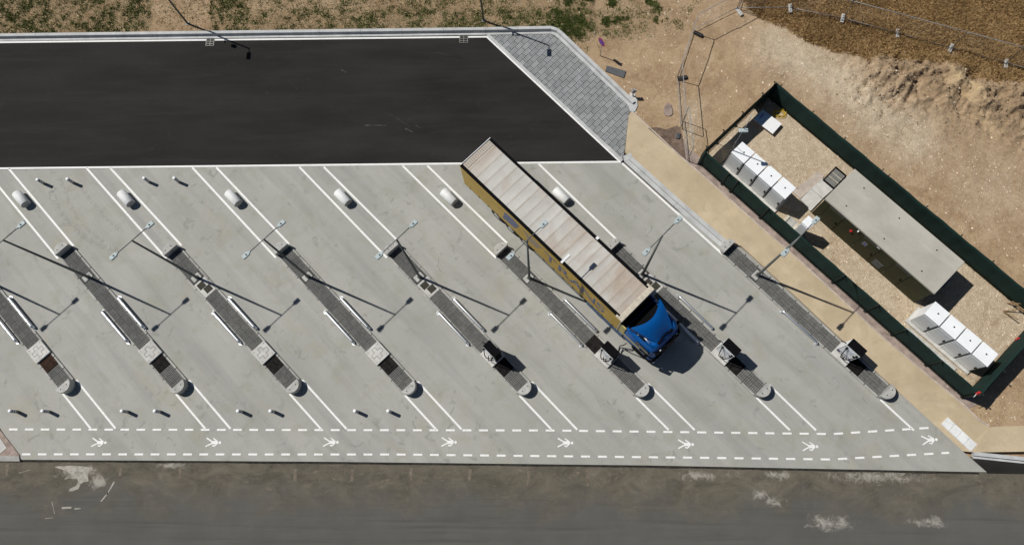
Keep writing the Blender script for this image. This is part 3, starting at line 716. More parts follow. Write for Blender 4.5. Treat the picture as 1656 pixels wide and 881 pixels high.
# street lamps
def head_mesh():
    o = [(0, .035), (.1, .05), (.16, .13), (.5, .14), (.56, .12), (.56, -.12), (.5, -.14), (.16, -.13), (.1, -.05), (0, -.035)][::-1]
    return MB().rings([[(x, y, .0) for x, y in o], [(x, y, .05) for x, y in o], [(.02+x*.93, y*.8, .085) for x, y in o]]).mesh('luminaire', M['head'])
hme = head_mesh(); LH = 8.12
def lamp_proto():
    t = thing('street_lamp', 'x', 'street lamp', (0, 0, 0), 0, 'twin-arm lamps on the islands')
    obj('base_plate', MB().box(-.14, .14, -.14, .14, .165, .19), 'pole', t)
    obj('pole', MB().tube([(0, 0, .21), (0, 0, 1.2), (0, 0, LH)], [.095, .085, .05], 14), 'pole', t)
    obj('cross_arm', MB().tube([(0, -.98, LH), (0, .98, LH)], .028, 8), 'pole', t)
    for s in (1, -1):
        h = link('luminaire', hme, t, (0, s*.93, LH-.03), R(90*s)); c_ = obj('sensor', MB().cyl(.3, 0, .085, .13, .04, 10), 'dgrey', h)
    return t
lp0 = None
for i in range(8):
    N = NB_[i]; a = U(i); p = (N[0]+math.cos(a)*2.41+(.06 if i else 0), N[1]+math.sin(a)*2.41, -.07)
    lb = f'tall twin-headed grey street lamp standing on the {iname(i)}'
    if lp0 is None: lp0 = lamp_proto(); o = lp0
    else: o = copy_tree(lp0)
    o.location = p; o.rotation_euler = (0, 0, R(-44.9)); o['label'] = lb
# two poles in the grass strip
for k, (bx, by, lbl) in enumerate([(303, 38, 'dark lamp pole in the bare patch of the grass strip, left one'), (782, 33, 'dark lamp pole in the grass strip left of the paved corner')]):
    b = G(bx, by, .2); t = thing('lamp_pole', lbl, 'lamp pole', b+(.15,), 0, 'lamp poles behind the upper kerb')
    obj('pole', MB().tube([(0, 0, 0), (0, 0, 6.3)], [.075, .045], 12), 'pole', t)
    obj('arm', MB().tube([(0, 0, 6.28), (.0, -.35, 6.32)], .025, 8), 'pole', t)
    obj('luminaire', MB().box(-.13, .13, -.85, -.3, 6.28, 6.36), 'pole', t)
    if k == 0: obj('camera_box', MB().cyl(0, -.28, 4.6, 4.85, .14, 12), 'pole', t); obj('bracket', MB().box(-.03, .03, -.3, 0, 3.75, 3.8), 'pole', t)
    else: obj('bracket', MB().box(-.03, .03, -.28, 0, 2.75, 2.85), 'pole', t); obj('clamp', MB().box(-.2, .2, -.12, -.05, 3.3, 3.36), 'pole', t)
    obj('foot_flange', MB().box(-.14, .14, -.14, .14, 0, .05), 'grate', t)

# ---------------------------------------------------------------- chargers
def charger(i, lbl):
    N = NB_[i]; a = U(i); d = (math.cos(a), math.sin(a)); u, v = 9.37, .1
    t = thing('charging_station', lbl, 'charging station', (N[0]+d[0]*u-d[1]*v, N[1]+d[1]*u+d[0]*v, .235), a, 'truck charging units on the islands')
    W2, D2, H = .5, .26, 1.82
    obj('body', MB().bbox(-W2, W2, -D2, D2, .04, H-.07, .02), 'dgrey', t)
    top = obj('top_cover', MB().bbox(-W2-.02, W2+.02, -D2-.02, D2+.02, H-.07, H+.02, .03), 'black', t)
    obj('front_panel', MB().box(-W2+.03, W2-.03, -D2-.025, -D2+.001, .42, H-.09), 'white', t)
    obj('lower_trim', MB().box(-W2+.03, W2-.03, -D2-.024, -D2+.001, .08, .41), 'purple' if i in (7,) else 'white', t)
    obj('end_panel', MB().box(-W2-.02, -W2+.001, -D2+.02, D2-.02, .08, H-.09), 'white', t)
    obj('display', MB().box(-.28, .14, -D2-.035, -D2-.024, .95, 1.5), 'screen', t)
    obj('card_reader', MB().box(.24, .38, -D2-.05, -D2-.024, 1.0, 1.2), 'black', t)
    obj('cooling_grille', MB().box(W2-.001, W2+.02, -D2+.05, D2-.05, .3, H-.2), 'black', t)
    if i == 7: obj('logo_stripe', MB().box(-.3, .36, -D2-.03, -D2-.0235, .17, .3), 'signwhite', t)
    for s, off in ((-1, 0), (1, .05)):
        pts = [(s*.36, -D2-.06, 1.45)]
        for k in range(1, 12):
            q = k/11; pts.append((s*.36*(1-q)+s*(-.12)*q+off, -D2-.09-.18*math.sin(q*math.pi), 1.45-1.25*math.sin(q*math.pi*.62)))
        obj('charging_cable', MB().tube(pts, .028, 8), 'black', t)
        obj('plug_holster', MB().box(s*.36-.05, s*.36+.05, -D2-.12, -D2-.024, 1.38, 1.58), 'black', t)
    obj('cable_arm', MB().tube([(-W2, .0, 1.2), (-W2-.18, -.06, 1.3), (-W2-.3, -.1, 1.15)], .03, 8), 'black', t)
    return t
charger(4, 'black topped charger on the island left of the truck, cables looping over its front')
c5 = charger(5, 'black topped charger plugged into the truck cab by two cables')
charger(6, 'black topped white charger right of the truck shadow')
charger(7, 'white charger with violet lower trim beside the beige footpath')

# ---------------------------------------------------------------- truck
TA = R(-45.4); TR = (-3.88, 18.95)
tk = thing('articulated_truck', 'yellow sided semi-trailer with dirty white roof behind a blue truck cab', 'truck', TR+(0,), TA)
HT = 3.98; WL = 1.3
# roof tarpaulin sagging between bows
mb = MB(); nx = 21*6; ny = 10
vs = []; fs = []
for i in range(nx+1):
    x = .06+13.44*i/nx; ph = (x/.646) % 1
    for j in range(ny+1):
        y = -1.12+2.24*j/ny; sag = -.02*math.sin(math.pi*ph)*math.cos(math.pi*y/2.5)
        vs.append((x, y, HT+.02+sag+.02*math.cos(math.pi*y/2.4)))
for i in range(nx):
    for j in range(ny): a = i*(ny+1)+j; fs.append((a, a+ny+1, a+ny+2, a+1))
mb.add(vs, fs, True); obj('roof_tarpaulin', mb, 'roof', tk)
side = obj('left_curtain', MB().box(.05, 13.5, -WL, -WL+.03, 1.15, HT-.06), 'yellow', tk)
obj('right_curtain', MB().box(.05, 13.5, WL-.03, WL, 1.15, HT-.06), 'yellow', tk)
for s in (-1, 1): obj('roof_rail', MB().box(.02, 13.5, min(s*1.12, s*(WL+.01)), max(s*1.12, s*(WL+.01)), HT-.1, HT+.015), 'black', tk)
obj('rear_door', MB().box(0, .05, -WL, WL, 1.0, HT), 'yellow', tk); obj('rear_header', MB().box(-.03, .06, -WL, WL, HT-.12, HT+.04), 'black', tk)
obj('rear_trim', MB().box(-.02, .02, -WL+.02, WL-.02, HT+.041, HT+.052), 'signwhite', tk)
for k in range(14): obj('roof_bracket', MB().box(.16, .42, -1.02+k*.155, -1.02+k*.155+.035, HT+.03, HT+.05), 'grate', tk)
obj('bracket_bar', MB().box(.42, .46, -1.05, 1.05, HT+.03, HT+.052), 'roof' if 0 else 'palew', tk)
obj('front_wall', MB().box(13.5, 13.56, -WL, WL, 1.0, HT), 'palew', tk)
fb = MB().bbox(13.28, 13.62, -WL-.03, WL+.03, HT-.02, HT+.045, .03); obj('front_header', fb, 'palew', tk)
for s in (-1, 1): obj('corner_block', MB().bbox(13.1, 13.62, s*WL-.07, s*WL+.07, HT-.05, HT+.07, .03), 'palew', tk)
obj('roof_buckle', MB().box(9.05, 9.22, WL-.12, WL+.06, HT+.02, HT+.06), 'signwhite', tk)
obj('roof_patch', MB().box(8.62, 8.76, -WL-.02, -.62, HT+.035, HT+.06), 'signwhite', tk)
obj('floor_frame', MB().box(.02, 13.5, -WL+.02, WL-.02, .98, 1.15), 'black', tk)
for k in range(16):
    x = .5+k*.84; obj('curtain_strap', MB().box(x, x+.05, -WL-.012, -WL, .98, 1.3), 'black', tk)
# print on the curtain
def text_part(s, size, x, z, parent, mat, name='letter'):
    cu = bpy.data.curves.new('t', 'FONT'); cu.body = s; cu.size = size; cu.extrude = .004; cu.align_x = 'CENTER'
    o = bpy.data.objects.new('t', cu); C.objects.link(o); bpy.context.view_layer.update()
    me = bpy.data.meshes.new_from_object(o.evaluated_get(bpy.context.evaluated_depsgraph_get())); bpy.data.objects.remove(o)
    me.materials.clear(); me.materials.append(M[mat]); q = link(name, me, parent, (x, -WL-.008, z)); q.rotation_euler = (R(90), 0, 0); return q
obj('logo_block', MB().prism([(3.6, 1.7), (4.7, 1.9), (5.15, 3.2), (4.6, 3.4), (3.9, 3.3)], 0, .006), 'print', tk, (0, -WL-.001, 0)).rotation_euler = (R(90), 0, 0)
for k in range(4): obj('address_line', MB().box(5.5+k*.12, 7.1-k*.15, -WL-.006, -WL, 3.1-k*.3, 3.22-k*.3), 'print', tk)
for s_, x in zip('TRANS', (7.9, 9.0, 10.1, 11.1, 12.1)): text_part(s_, 1.75, x-.1, 1.95, tk, 'print')
# running gear
def wheel(x, s, r=.5, wd=.3):
    y0 = s*(WL-.05); y1 = s*(WL-.05-wd)
    w_ = obj('wheel', MB().tube([(x, y0, r), (x, (y0+y1)/2, r), (x, y1, r)], [r, r, r], 24), 'rubber', tk)
    obj('rim', MB().tube([(x, y0+s*.001, r), (x, y0+s*.012, r)], r*.52, 16), 'steel', w_)
for x in (2.9, 4.2, 5.5):
    for s in (-1, 1): wheel(x, s)
for s in (-1, 1): wheel(12.1, s); wheel(15.3, s)
for s in (-1, 1):
    obj('side_guard', MB().box(6.4, 10.6, s*(WL-.03)-.02, s*(WL-.03)+.02, .55, .9), 'grate', tk)
    obj('landing_leg', MB().box(10.9, 11.02, s*.9-.06, s*.9+.06, .1, 1.0), 'steel', tk)
    obj('mudguard', MB().bbox(2.3, 6.1, min(s*.95, s*1.27), max(s*.95, s*1.27), 1.0-.02, 1.04, .02), 'black', tk)
    obj('chassis_fairing', MB().bbox(11.0, 14.0, min(s*1.0, s*1.3), max(s*1.0, s*1.3), .35, .95, .05), 'bluedark', tk)
obj('chassis_beam', MB().box(9.5, 16.0, -.45, .45, .7, .97), 'black', tk)
# cab
def rr(x0, x1, w0, w1, z, rf=.35, rb=.08):
    """rounded plan outline, rear x0 width w0, front x1 width w1"""
    o = []
    for k in range(6): t = k/5*math.pi/2; o.append((x1-rf+rf*math.sin(t), -w1+rf-rf*math.cos(t), z))
    for k in range(6): t = k/5*math.pi/2; o.append((x1-rf+rf*math.cos(t), w1-rf+rf*math.sin(t), z))
    o += [(x0+rb, w0, z), (x0, w0-rb, z), (x0, -w0+rb, z), (x0+rb, -w0, z)]
    return o
CX = 13.95
cab = MB().rings([rr(CX+.05, 16.3, 1.24, 1.22, .45, .25), rr(CX+.05, 16.36, 1.25, 1.23, 1.0, .28), rr(CX, 16.34, 1.25, 1.22, 1.6, .32), rr(CX, 16.22, 1.24, 1.18, 2.4, .36), rr(CX, 16.05, 1.22, 1.12, 2.95, .42), rr(CX, 15.85, 1.12, 1.0, 3.12, .45)], smooth=True)
cb = obj('cab_body', cab, 'blue', tk)
obj('rear_wall', MB().bbox(CX-.04, CX+.1, -1.18, 1.18, .8, 3.06, .03), 'black', tk)
# windscreen and visor
obj('windscreen', MB().rings([[(16.365, y, 1.62), (16.24, y, 2.42)] for y in (-1.0, 1.0)], False, False, closed=False), 'glass', tk)
ws = MB().add([(16.33, -1.0, 1.7), (16.37, 0, 1.7), (16.33, 1.0, 1.7), (16.2, 1.0, 2.5), (16.27, 0, 2.5), (16.2, -1.0, 2.5)], [(0, 1, 4, 5), (1, 2, 3, 4)])
obj('windscreen', ws, 'glass', tk)
vis = MB(); 
for s in (-1, 1): pass
pts = [(16.0, -1.12), (16.34, -.95), (16.46, -.5), (16.48, 0), (16.46, .5), (16.34, .95), (16.0, 1.12)]
inn = [(x-.14, y*.95) for x, y in pts]
obj('sun_visor', MB().prism(pts+inn[::-1], 2.5, 2.58), 'black', tk)
rim = rr(CX+.3, 16.38, 1.26, 1.24, 1.56, .32)
obj('front_trim', MB().tube([(15.3, -1.27, 1.55)]+[p for p in rim[:12]]+[(15.3, 1.27, 1.55)], .05, 8), 'black', tk)
for s in (-1, 1): obj('gutter_strip', MB().tube([(CX+.1, s*1.13, 3.09), (15.5, s*1.06, 3.1), (15.85, s*.95, 3.06)], .018, 6), 'black', tk)
obj('roof_hatch_seam', MB().tube([(15.72, -.85, 3.1), (15.98, -.5, 3.02), (16.03, 0, 3.0), (15.98, .5, 3.02), (15.72, .85, 3.1)], .014, 6), 'black', tk)
obj('air_horn', MB().tube([(15.1, -.95, 3.2), (15.55, -.93, 3.2)], .035, 8), 'steel', tk)
for s in (-1, 1): obj('wiper', MB().tube([(16.42, s*.15, 1.68), (16.34, s*.75, 2.0)], .02, 6), 'black', tk)
for y in (-.7, .7): obj('roof_light', MB().bbox(16.22, 16.28, y-.05, y+.05, 2.62, 2.68, .01), 'lgrey', tk)
obj('front_grille', MB().box(16.34, 16.39, -.9, .9, .8, 1.5), 'black', tk)
obj('front_bumper', MB().rings([rr(15.5, 16.45, 1.26, 1.25, .35, .25), rr(15.5, 16.47, 1.27, 1.26, .8, .25)]), 'black', tk)
for s in (-1, 1): obj('headlight', MB().bbox(16.4, 16.49, s*.95-.18, s*.95+.18, .55, .78, .01), 'screen', tk)
# roof air deflector: concave rear edge, two sharp rear horns, narrower nose
NS = 14; back = []; front = []
for j in range(NS+1):
    t = -1+2*j/NS; back.append((14.66-.47*(t*t)**.9, 1.2*t)); front.append((15.9-.13*(1-(abs(t))**3), .64*t))
mb = MB(); NR = 8; vs = []; fs = []
for i in range(NR+1):
    q = i/NR
    for j in range(NS+1):
        t = -1+2*j/NS; b0, f0 = back[j], front[j]; x = b0[0]+(f0[0]-b0[0])*q; y = b0[1]+(f0[1]-b0[1])*(q**1.25)
        z = 3.95-.78*q**1.7-.09*abs(t)**3*(1-q*.3); vs.append((x, y, z))
for i in range(NR):
    for j in range(NS): a = i*(NS+1)+j; fs.append((a, a+NS+1, a+NS+2, a+1))
nv = len(vs)
low = [(v[0], v[1], min(v[2]-.05, v[2])) for v in vs]
mb.add(vs, fs, True); mb.add(low, [f[::-1] for f in fs], True)
for j in range(NS):
    mb.add([vs[j], vs[j+1], low[j+1], low[j]], [(0, 1, 2, 3)]); k = NR*(NS+1)+j; mb.add([vs[k+1], vs[k], low[k], low[k+1]], [(0, 1, 2, 3)])
for i in range(NR):
    for j in (0, NS):
        a = i*(NS+1)+j; b = a+NS+1; A, B = vs[a], vs[b]
        q0, q1 = ((A[0], A[1]*1.0, 3.0), (B[0], B[1]*1.0, 3.0))
        mb.add([A, B, q1, q0], [(0, 1, 2, 3)])
obj('roof_well', MB().bbox(13.96, 15.3, -1.06, 1.06, 3.05, 3.135, .02), 'black', tk)  # black slab over the blue roof, stands in for the dark of the open cavity
defl = obj('roof_deflector', mb, 'blue', tk)
obj('deflector_gap', MB().tube([(15.4, -.74, 3.1), (15.9, -.54, 3.12), (15.8, 0, 3.16), (15.9, .54, 3.12), (15.4, .74, 3.1)], .045, 8), 'black', tk)
for s in (-1, 1):
    obj('deflector_foot', MB().bbox(15.8, 15.98, s*.52-.09, s*.52+.09, 3.05, 3.16, .02), 'black', tk)
    obj('side_deflector', MB().prism([(13.55, s*1.27), (14.0, s*1.27), (14.0, s*1.21), (13.55, s*1.21)], 1.1, 2.9), 'yellow2' if s < 0 else 'blue', tk)
    m_ = obj('mirror', MB().bbox(15.75, 15.95, s*1.48-.1, s*1.48+.1, 1.7, 2.5, .03), 'black', tk)
    obj('mirror_arm', MB().tube([(15.9, s*1.2, 2.45), (15.9, s*1.42, 2.45)], .03, 8), 'black', tk)
    dz = s*1.255
    obj('side_window', MB().box(14.9, 15.95, min(dz, dz-s*.02), max(dz, dz-s*.02), 1.75, 2.45), 'glass', tk)
    obj('door_stripe', MB().box(14.0, 15.9, min(dz, dz+s*.01), max(dz, dz+s*.01), 1.25, 1.55), 'yellow2', tk)
    obj('cab_step', MB().box(14.9, 15.7, min(s*1.2, s*1.3), max(s*1.2, s*1.3), .3, .8), 'black', tk)
obj('roof_tag', MB().box(14.55, 14.75, -1.08, -1.0, 3.06, 3.2), 'signwhite', tk)
obj('rear_cab_gear', MB().bbox(13.66, 13.93, -.9, .9, .95, 2.6, .03), 'black', tk)
# two charging cables into the cab
def T2W(u, v, z): return (TR[0]+math.cos(TA)*u-math.sin(TA)*v, TR[1]+math.sin(TA)*u+math.cos(TA)*v, z)
import itertools
S5 = c5.location; 
for k, (px, py, lbl) in enumerate([(1013, 555, 'black charging cable to the truck, upper of the pair'), (1024, 567, 'black charging cable to the truck, lower of the pair')]):
    a = G3(998, 573, 1.2); b = G3(px, py, .95); mid = G3(1002+k*2, 560+k*2, .35); mid2 = G3(1000, 572, .3)
    P = [Vector(a), Vector(mid2), Vector(mid), Vector((mid[0]*.4+b[0]*.6, mid[1]*.4+b[1]*.6, .45)), Vector(b)]
    out = []
    for i in range(len(P)-1):
        p0, p1, p2, p3 = P[max(i-1, 0)], P[i], P[i+1], P[min(i+2, len(P)-1)]
        for q in range(6):
            t = q/6; out.append(.5*((2*p1)+(p2-p0)*t+(2*p0-5*p1+4*p2-p3)*t*t+(3*p1-p0-3*p2+p3)*t**3))
    out.append(P[-1])
    tag(obj('charging_cable', MB().tube(out, .03, 8), 'black'), lbl, 'cable', 'cables between charger and truck')

# ---------------------------------------------------------------- power cabinets
def cabinet_proto(g):
    t = thing('power_cabinet', 'x', 'power cabinet', (0, 0, 0), 0, g)
    # local: x along the row (SE), -y is the door side (SW)
    obj('body', MB().bbox(.02, 1.03, .02, 1.03, .0, 1.85, .01), 'white', t)
    obj('roof', MB().bbox(0, 1.05, 0, 1.05, 1.85, 1.93, .012), 'white', t)
    obj('roof_plug', MB().cyl(.56, .56, 1.93, 1.945, .05, 12), 'black', t)
    for x_ in (.15, .9): obj('roof_screw', MB().cyl(x_, .9, 1.93, 1.936, .012, 6), 'dgrey', t)
    obj('door_frame', MB().box(.05, 1.0, .004, .021, .06, 1.8), 'grate', t)
    d = obj('door', MB().bbox(.07, .98, -.012, .006, .08, 1.77, .004), 'lgrey', t)
    obj('handle', MB().box(.86, .92, -.05, -.012, .8, 1.05), 'black', d)
    obj('vent_slot', MB().box(.15, .8, -.016, -.011, .12, .3), 'lgrey', d)
    obj('side_panel', MB().box(1.03, 1.036, .08, .97, .08, 1.78), 'lgrey', t)
    return t
names4 = ['leftmost', 'second', 'third', 'rightmost']
for gi, (W0, step, grp, where) in enumerate([((12.14, 19.51), (.78, -.803), 'white cabinets in the upper left corner of the fenced yard', 'row beside the notice board'),
                                           ((22.67, 9.11), (.797, -.80), 'white cabinets in the lower right corner of the fenced yard', 'row below the green building')]):
    a = dirn((0, 0), step); e = (math.cos(a), math.sin(a)); z0 = .15+.12
    pl = MB().bbox(-.1, 4.5, -.2, 1.12, -.05, .12, .02); pt = thing('cabinet_plinth', f'pale concrete plinth under the {"upper" if gi == 0 else "lower"} row of white cabinets', 'plinth', (W0[0], W0[1], .15), a)
    obj('plinth_slab', pl, 'blocklight', pt)
    if gi == 0: cab0 = cabinet_proto(grp)
    for k in range(4):
        o = cab0 if gi == 0 and k == 0 else copy_tree(cab0)
        o.location = (W0[0]+step[0]*k, W0[1]+step[1]*k, z0); o.rotation_euler = (0, 0, a); o['group'] = grp
        o['label'] = f'white power cabinet, {names4[k]} in the {where}'

# ---------------------------------------------------------------- substation building
B = [(17.43, 16.17), (23.16, 10.18)]; ba = dirn(B[0], B[1]); bl_ = dist(*B)
sb = thing('substation', 'low olive green prefabricated building with flat concrete roof slab', 'building', (B[0][0], B[0][1], .13), ba)
BD = 2.8
def roofslab():
    return MB().bbox(0, bl_, 0, BD, 2.42, 2.57, .02)
obj('wall', MB().box(.06, bl_-.06, .05, .12, 0, 2.42), 'olive', sb); obj('wall', MB().box(.06, bl_-.06, BD-.12, BD-.05, 0, 2.42), 'olive', sb)
obj('wall', MB().box(.06, .13, .12, BD-.12, 0, 2.42), 'olive', sb); obj('wall', MB().box(bl_-.13, bl_-.06, .12, BD-.12, 0, 2.42), 'olive', sb)
rf = obj('roof', roofslab(), 'roofc', sb)
for u_, v_ in ((1.2, .55), (1.2, 2.2), (4.1, .55), (3.9, 2.2), (6.9, .55), (6.7, 2.2)): obj('lifting_socket', MB().cyl(u_, v_, 2.57, 2.585, .045, 10), 'black', rf)
for u_, wd in ((.55, 1.1), (3.2, 1.25), (5.6, 1.1)):
    dr = obj('door', MB().box(u_, u_+wd, .025, .049, .1, 2.15), 'olive', sb); obj('hinge', MB().box(u_+.02, u_+.06, .005, .024, .4, .5), 'grate', dr); obj('door_handle', MB().box(u_+wd-.15, u_+wd-.1, -.01, .024, 1.0, 1.25), 'black', dr)
    obj('door_gap', MB().box(u_-.02, u_, .04, .0485, .1, 2.15), 'black', sb); obj('door_header', MB().box(u_, u_+wd, .04, .0487, 2.16, 2.19), 'dgrey', sb)
obj('louvre', MB().box(4.75, 5.35, .02, .049, .3, 1.0), 'dgrey', sb)
obj('warning_plate', MB().box(3.45, 3.75, .012, .024, 1.35, 1.75), 'grate', sb); obj('warning_print', MB().box(3.49, 3.71, .008, .0119, 1.5, 1.62), 'signblue', sb)
obj('alarm_box', MB().bbox(2.4, 2.56, -.05, .049, 1.6, 1.74, .015), 'red', sb)
obj('wall_lamp', MB().bbox(2.72, 2.8, -.06, .049, 2.2, 2.28, .01), 'white', sb); obj('label_plate', MB().box(4.15, 4.35, .03, .0495, 2.2, 2.33), 'signwhite', sb)
obj('air_unit', MB().bbox(bl_-.06, bl_+.3, 1.1, 1.9, .9, 1.6, .03), 'dgrey', sb)

def rot_thing(name, label, cat, A, B_, zz=.13, grp=None): return thing(name, label, cat, (A[0], A[1], zz), dirn(A, B_), grp), dist(A, B_)
# slabs, grate, kiosk, beams
t = thing('concrete_slab', 'pale cracked concrete slab at the left end of the green building', 'slab', (0, 0, .13))
q1 = [(18.40, 18.45), (19.12, 17.83), (18.28, 17.1), (17.62, 17.78)]; q2 = [(17.60, 17.76), (18.26, 17.08), (17.42, 16.25), (16.86, 17.06)]
obj('slab_panel', MB().prism(q1, 0, .14), 'blocklight', t); obj('slab_panel', MB().prism(q2, 0, .137), 'blocklight', t)
tag(obj('timber_walkway', MB().prism([(18.16, 19.0), (18.56, 18.68), (18.4, 18.47), (16.86, 17.12), (16.42, 17.62)], .13, .2), 'edging'), 'pinkish concrete strip beside the pale slab in the yard', 'concrete strip')
g4 = [(19.25, 19.27), (19.97, 18.62), (19.01, 17.70), (18.37, 18.35)]; r = dirn(g4[3], g4[2]); lw, ll = dist(g4[3], g4[2]), dist(g4[3], g4[0])
t = thing('steel_hatch', 'grey steel hatch frame beside the building roof corner', 'hatch', (g4[3][0], g4[3][1], .13), r)
obj('frame', MB().box(0, lw, 0, .05, 0, .3).box(0, lw, ll-.05, ll, 0, .3).box(0, .05, .05, ll-.05, 0, .3).box(lw-.05, lw, .05, ll-.05, 0, .3), 'black', t)
for k in range(3): obj('hatch_panel', MB().box(.06, lw-.06, .07+k*(ll-.14)/3, .05+(k+1)*(ll-.14)/3, .2, .24), 'grate', t)
for v in (.35, .62): obj('hatch_bar', MB().box(.1, lw-.05, ll*v, ll*v+.04, .241, .28), 'palew', t)
kp = [G(1240+x/5.507, 250+y/5.507, 2.35) for x, y in ((312, 600), (378, 662), (440, 600), (375, 540))]; r = dirn(kp[0], kp[1])
t = thing('metering_kiosk', 'small light grey kiosk standing between fence and green building', 'kiosk', (kp[0][0], kp[0][1], .13), r)
kw, kd = dist(kp[0], kp[1]), dist(kp[0], kp[3])
obj('body', MB().bbox(.02, kw-.02, .02, kd-.02, 0, 2.15, .01), 'lgrey', t); obj('roof', MB().bbox(0, kw, 0, kd, 2.15, 2.22, .02), 'white', t)
obj('door', MB().box(.06, kw-.06, -.003, .021, .1, 2.05), 'lgrey', t); obj('base', MB().box(-.03, kw+.03, -.03, kd+.03, 0, .12), 'block', t)
for k, (x, y, lb) in enumerate(((15.8, 15.72, 'upper of two'), (16.4, 15.2, 'lower of two'))):
    o = tag(obj('timber_beam', MB().box(-.32, .32, -.1, .1, 0, .12), 'palew', None, (x, y, .14), R(45)), f'short pale beam beside the kiosk, {lb}', 'beam', 'pale beams by the kiosk')
tag(obj('ground_plate', MB().box(-.4, .35, -.35, .35, 0, .05), 'block', None, (16.08, 15.5, .13), R(45)), 'worn grey plate on the ground between the two pale beams', 'plate')
tag(obj('cable_trough', MB().box(0, 3.6, -.35, 0, 0, .08), 'block', None, (22.62, 8.72, .13), R(-45)), 'grey concrete trough along the foot of the lower cabinet row', 'trough')
# info board lying in the corner
bc = [G(1120+x/4.194, 120+y/4.194, .5) for x, y in ((415, 305), (545, 403), (607, 330), (480, 240))]; r = dirn(bc[0], bc[1]); bw, bh = dist(bc[0], bc[1]), dist(bc[0], bc[3])
t = thing('info_board', 'white notice board with blue upper part lying in the yard corner', 'notice board', (bc[0][0], bc[0][1], .42), r)
obj('board_panel', MB().box(0, bw, 0, bh, 0, .03), 'signwhite', t); obj('blue_header', MB().box(.01, bw*.42, .01, bh-.01, .03, .034), 'printblue', t)  # pale blue sheet over the upper part of the white board
for k in range(2): obj('header_line', MB().box(bw*.12+k*.08, bw*.12+k*.08+.04, bh*.35, bh*.8, .034, .036), 'signblue', t)
for k, v in enumerate((.5, .56, .62, .76, .81)): obj('text_line', MB().box(bw*v, bw*v+.018, bh*.12, bh*(.8 if k < 3 else .5), .03, .033), 'lgrey', t)
for x_, y_ in ((.05, .05), (bw-.1, .05), (.05, bh-.1), (bw-.1, bh-.1)): obj('prop', MB().box(x_, x_+.05, y_, y_+.05, -.29, 0), 'wood', t)
# yellow hose coil
pts = []
hc = G(1261, 184, .2)
for k in range(90):
    t_ = k/90*2*math.pi*4.2; rr_ = .3+.05*math.sin(t_*2.3+1)+.03*(k % 7)/7; pts.append((hc[0]+rr_*1.25*math.cos(t_)+.05*math.sin(t_*.7), hc[1]+rr_*.7*math.sin(t_)+.08*math.cos(t_*.31), .17+.001*k))
tag(obj('hose', MB().tube(pts, .016, 6), 'hose'), 'tangled yellow hose in the fenced corner beside the notice board', 'hose')
for k, (a, b, lb) in enumerate((((1222, 172), (1244, 148), 'longest plank leaning in the fence corner'), ((1228, 176), (1240, 158), 'shorter plank lying in the fence corner'))):
    A, B_ = G(*a, .2), G(*b, .2); t = tag(obj('plank', MB().box(0, dist(A, B_), -.1, .1, 0, .04), 'wood', None, A+(.17+.05*k,), dirn(A, B_)), lb, 'plank', 'planks in the fence corner')
# CCTV / antenna pole
t = thing('antenna_pole', 'slim grey pole with white lamp head beside the upper left cabinet', 'pole', (12.12, 19.72, .13))
obj('pole', MB().tube([(0, 0, 0), (.05, -.08, 5.0)], [.04, .03], 10), 'pole', t)
obj('luminaire', MB().bbox(-.25, .3, -.24, -.0, 4.95, 5.05, .03), 'head', t); obj('whip', MB().tube([(.05, -.08, 5.0), (.12, .1, 6.5)], .02, 6), 'steel', t)
obj('stay', MB().tube([(0.02, 0, 3.2), (.7, .9, .05)], .012, 6), 'steel', t)

# ---------------------------------------------------------------- green screen fence round the yard
FW, FN, FS = (10.5, 19.72), (15.42, 24.42), (25.28, 4.42); FE = (FN[0]+FS[0]-FW[0], FN[1]+FS[1]-FW[1])
def screen_fence(label, A, B_, posts, z0=.13, gap=None, seed=0, outer=1, wob=.03):
    t = thing('screen_fence', label, 'fence', (A[0], A[1], .12), dirn(A, B_), 'green screen fence panels round the yard'); L = dist(A, B_); n = int(L/.25); q = random.Random(seed)
    vs = []; fs = []; ph = [q.uniform(0, 6) for _ in range(4)]; rows = 5
    for i in range(n+1):
        x = L*i/n; lo = .02
        if gap and gap[0] < x < gap[1]: lo = .5+.02*math.sin(x*3)
        hi = 1.95+.025*math.sin(x*1.9+ph[0])+.015*math.sin(x*5.1+ph[1])
        for j in range(rows+1):
            v = j/rows; y = wob*math.sin(x*2.3+ph[2]+v*1.5)*math.sin(math.pi*v)+.02*math.sin(x*7+ph[3])*math.sin(math.pi*v)
            vs.append((x, y, lo+(hi-lo)*v))
    for i in range(n):
        for j in range(rows): a = i*(rows+1)+j; fs.append((a, a+rows+1, a+rows+2, a+1))
    me = MB().add(vs, fs, True); o = obj('netting', me, 'net', t); sm = o.modifiers.new('s', 'SOLIDIFY'); sm.thickness = .006
    for p in posts:
        x = p if p >= 0 else L+p
        ps = obj('post', MB().tube([(x, outer*.05, 0), (x, outer*.05, 2.02)], .024, 8), 'ironp', t)
        obj('post_foot', MB().box(x-.09, x+.09, outer*.05-.06, outer*.05+.06, 0, .05), 'ironp', ps)
        obj('post_clip', MB().box(x-.03, x+.03, min(outer*.03, outer*.16), max(outer*.03, outer*.16), 1.9, 1.98), 'ironp', ps)
    obj('bottom_cable', MB().tube([(0, outer*.03, .03), (L, outer*.03, .03)], .012, 6), 'ironp', t)
    return t
LS = dist(FW, FS)
sposts = [.08]+[dist(FW, p) for p in ((11.87, 18.13), (12.38, 17.6), (14.15, 15.8))]+[dist(FW, G(*p, .15)) for p in ((1344, 459), (1396, 506), (1440, 543), (1497, 590))]+[LS-.05]
screen_fence('dark green screen fence along the beige footpath', FW, FS, sposts, outer=-1, seed=1)
screen_fence('dark green screen fence on the upper left side, daylight under its hem', FW, FN, [.3, 1.9, 3.7, 5.6, 6.75], gap=(.5, 5.4), outer=1, seed=2)
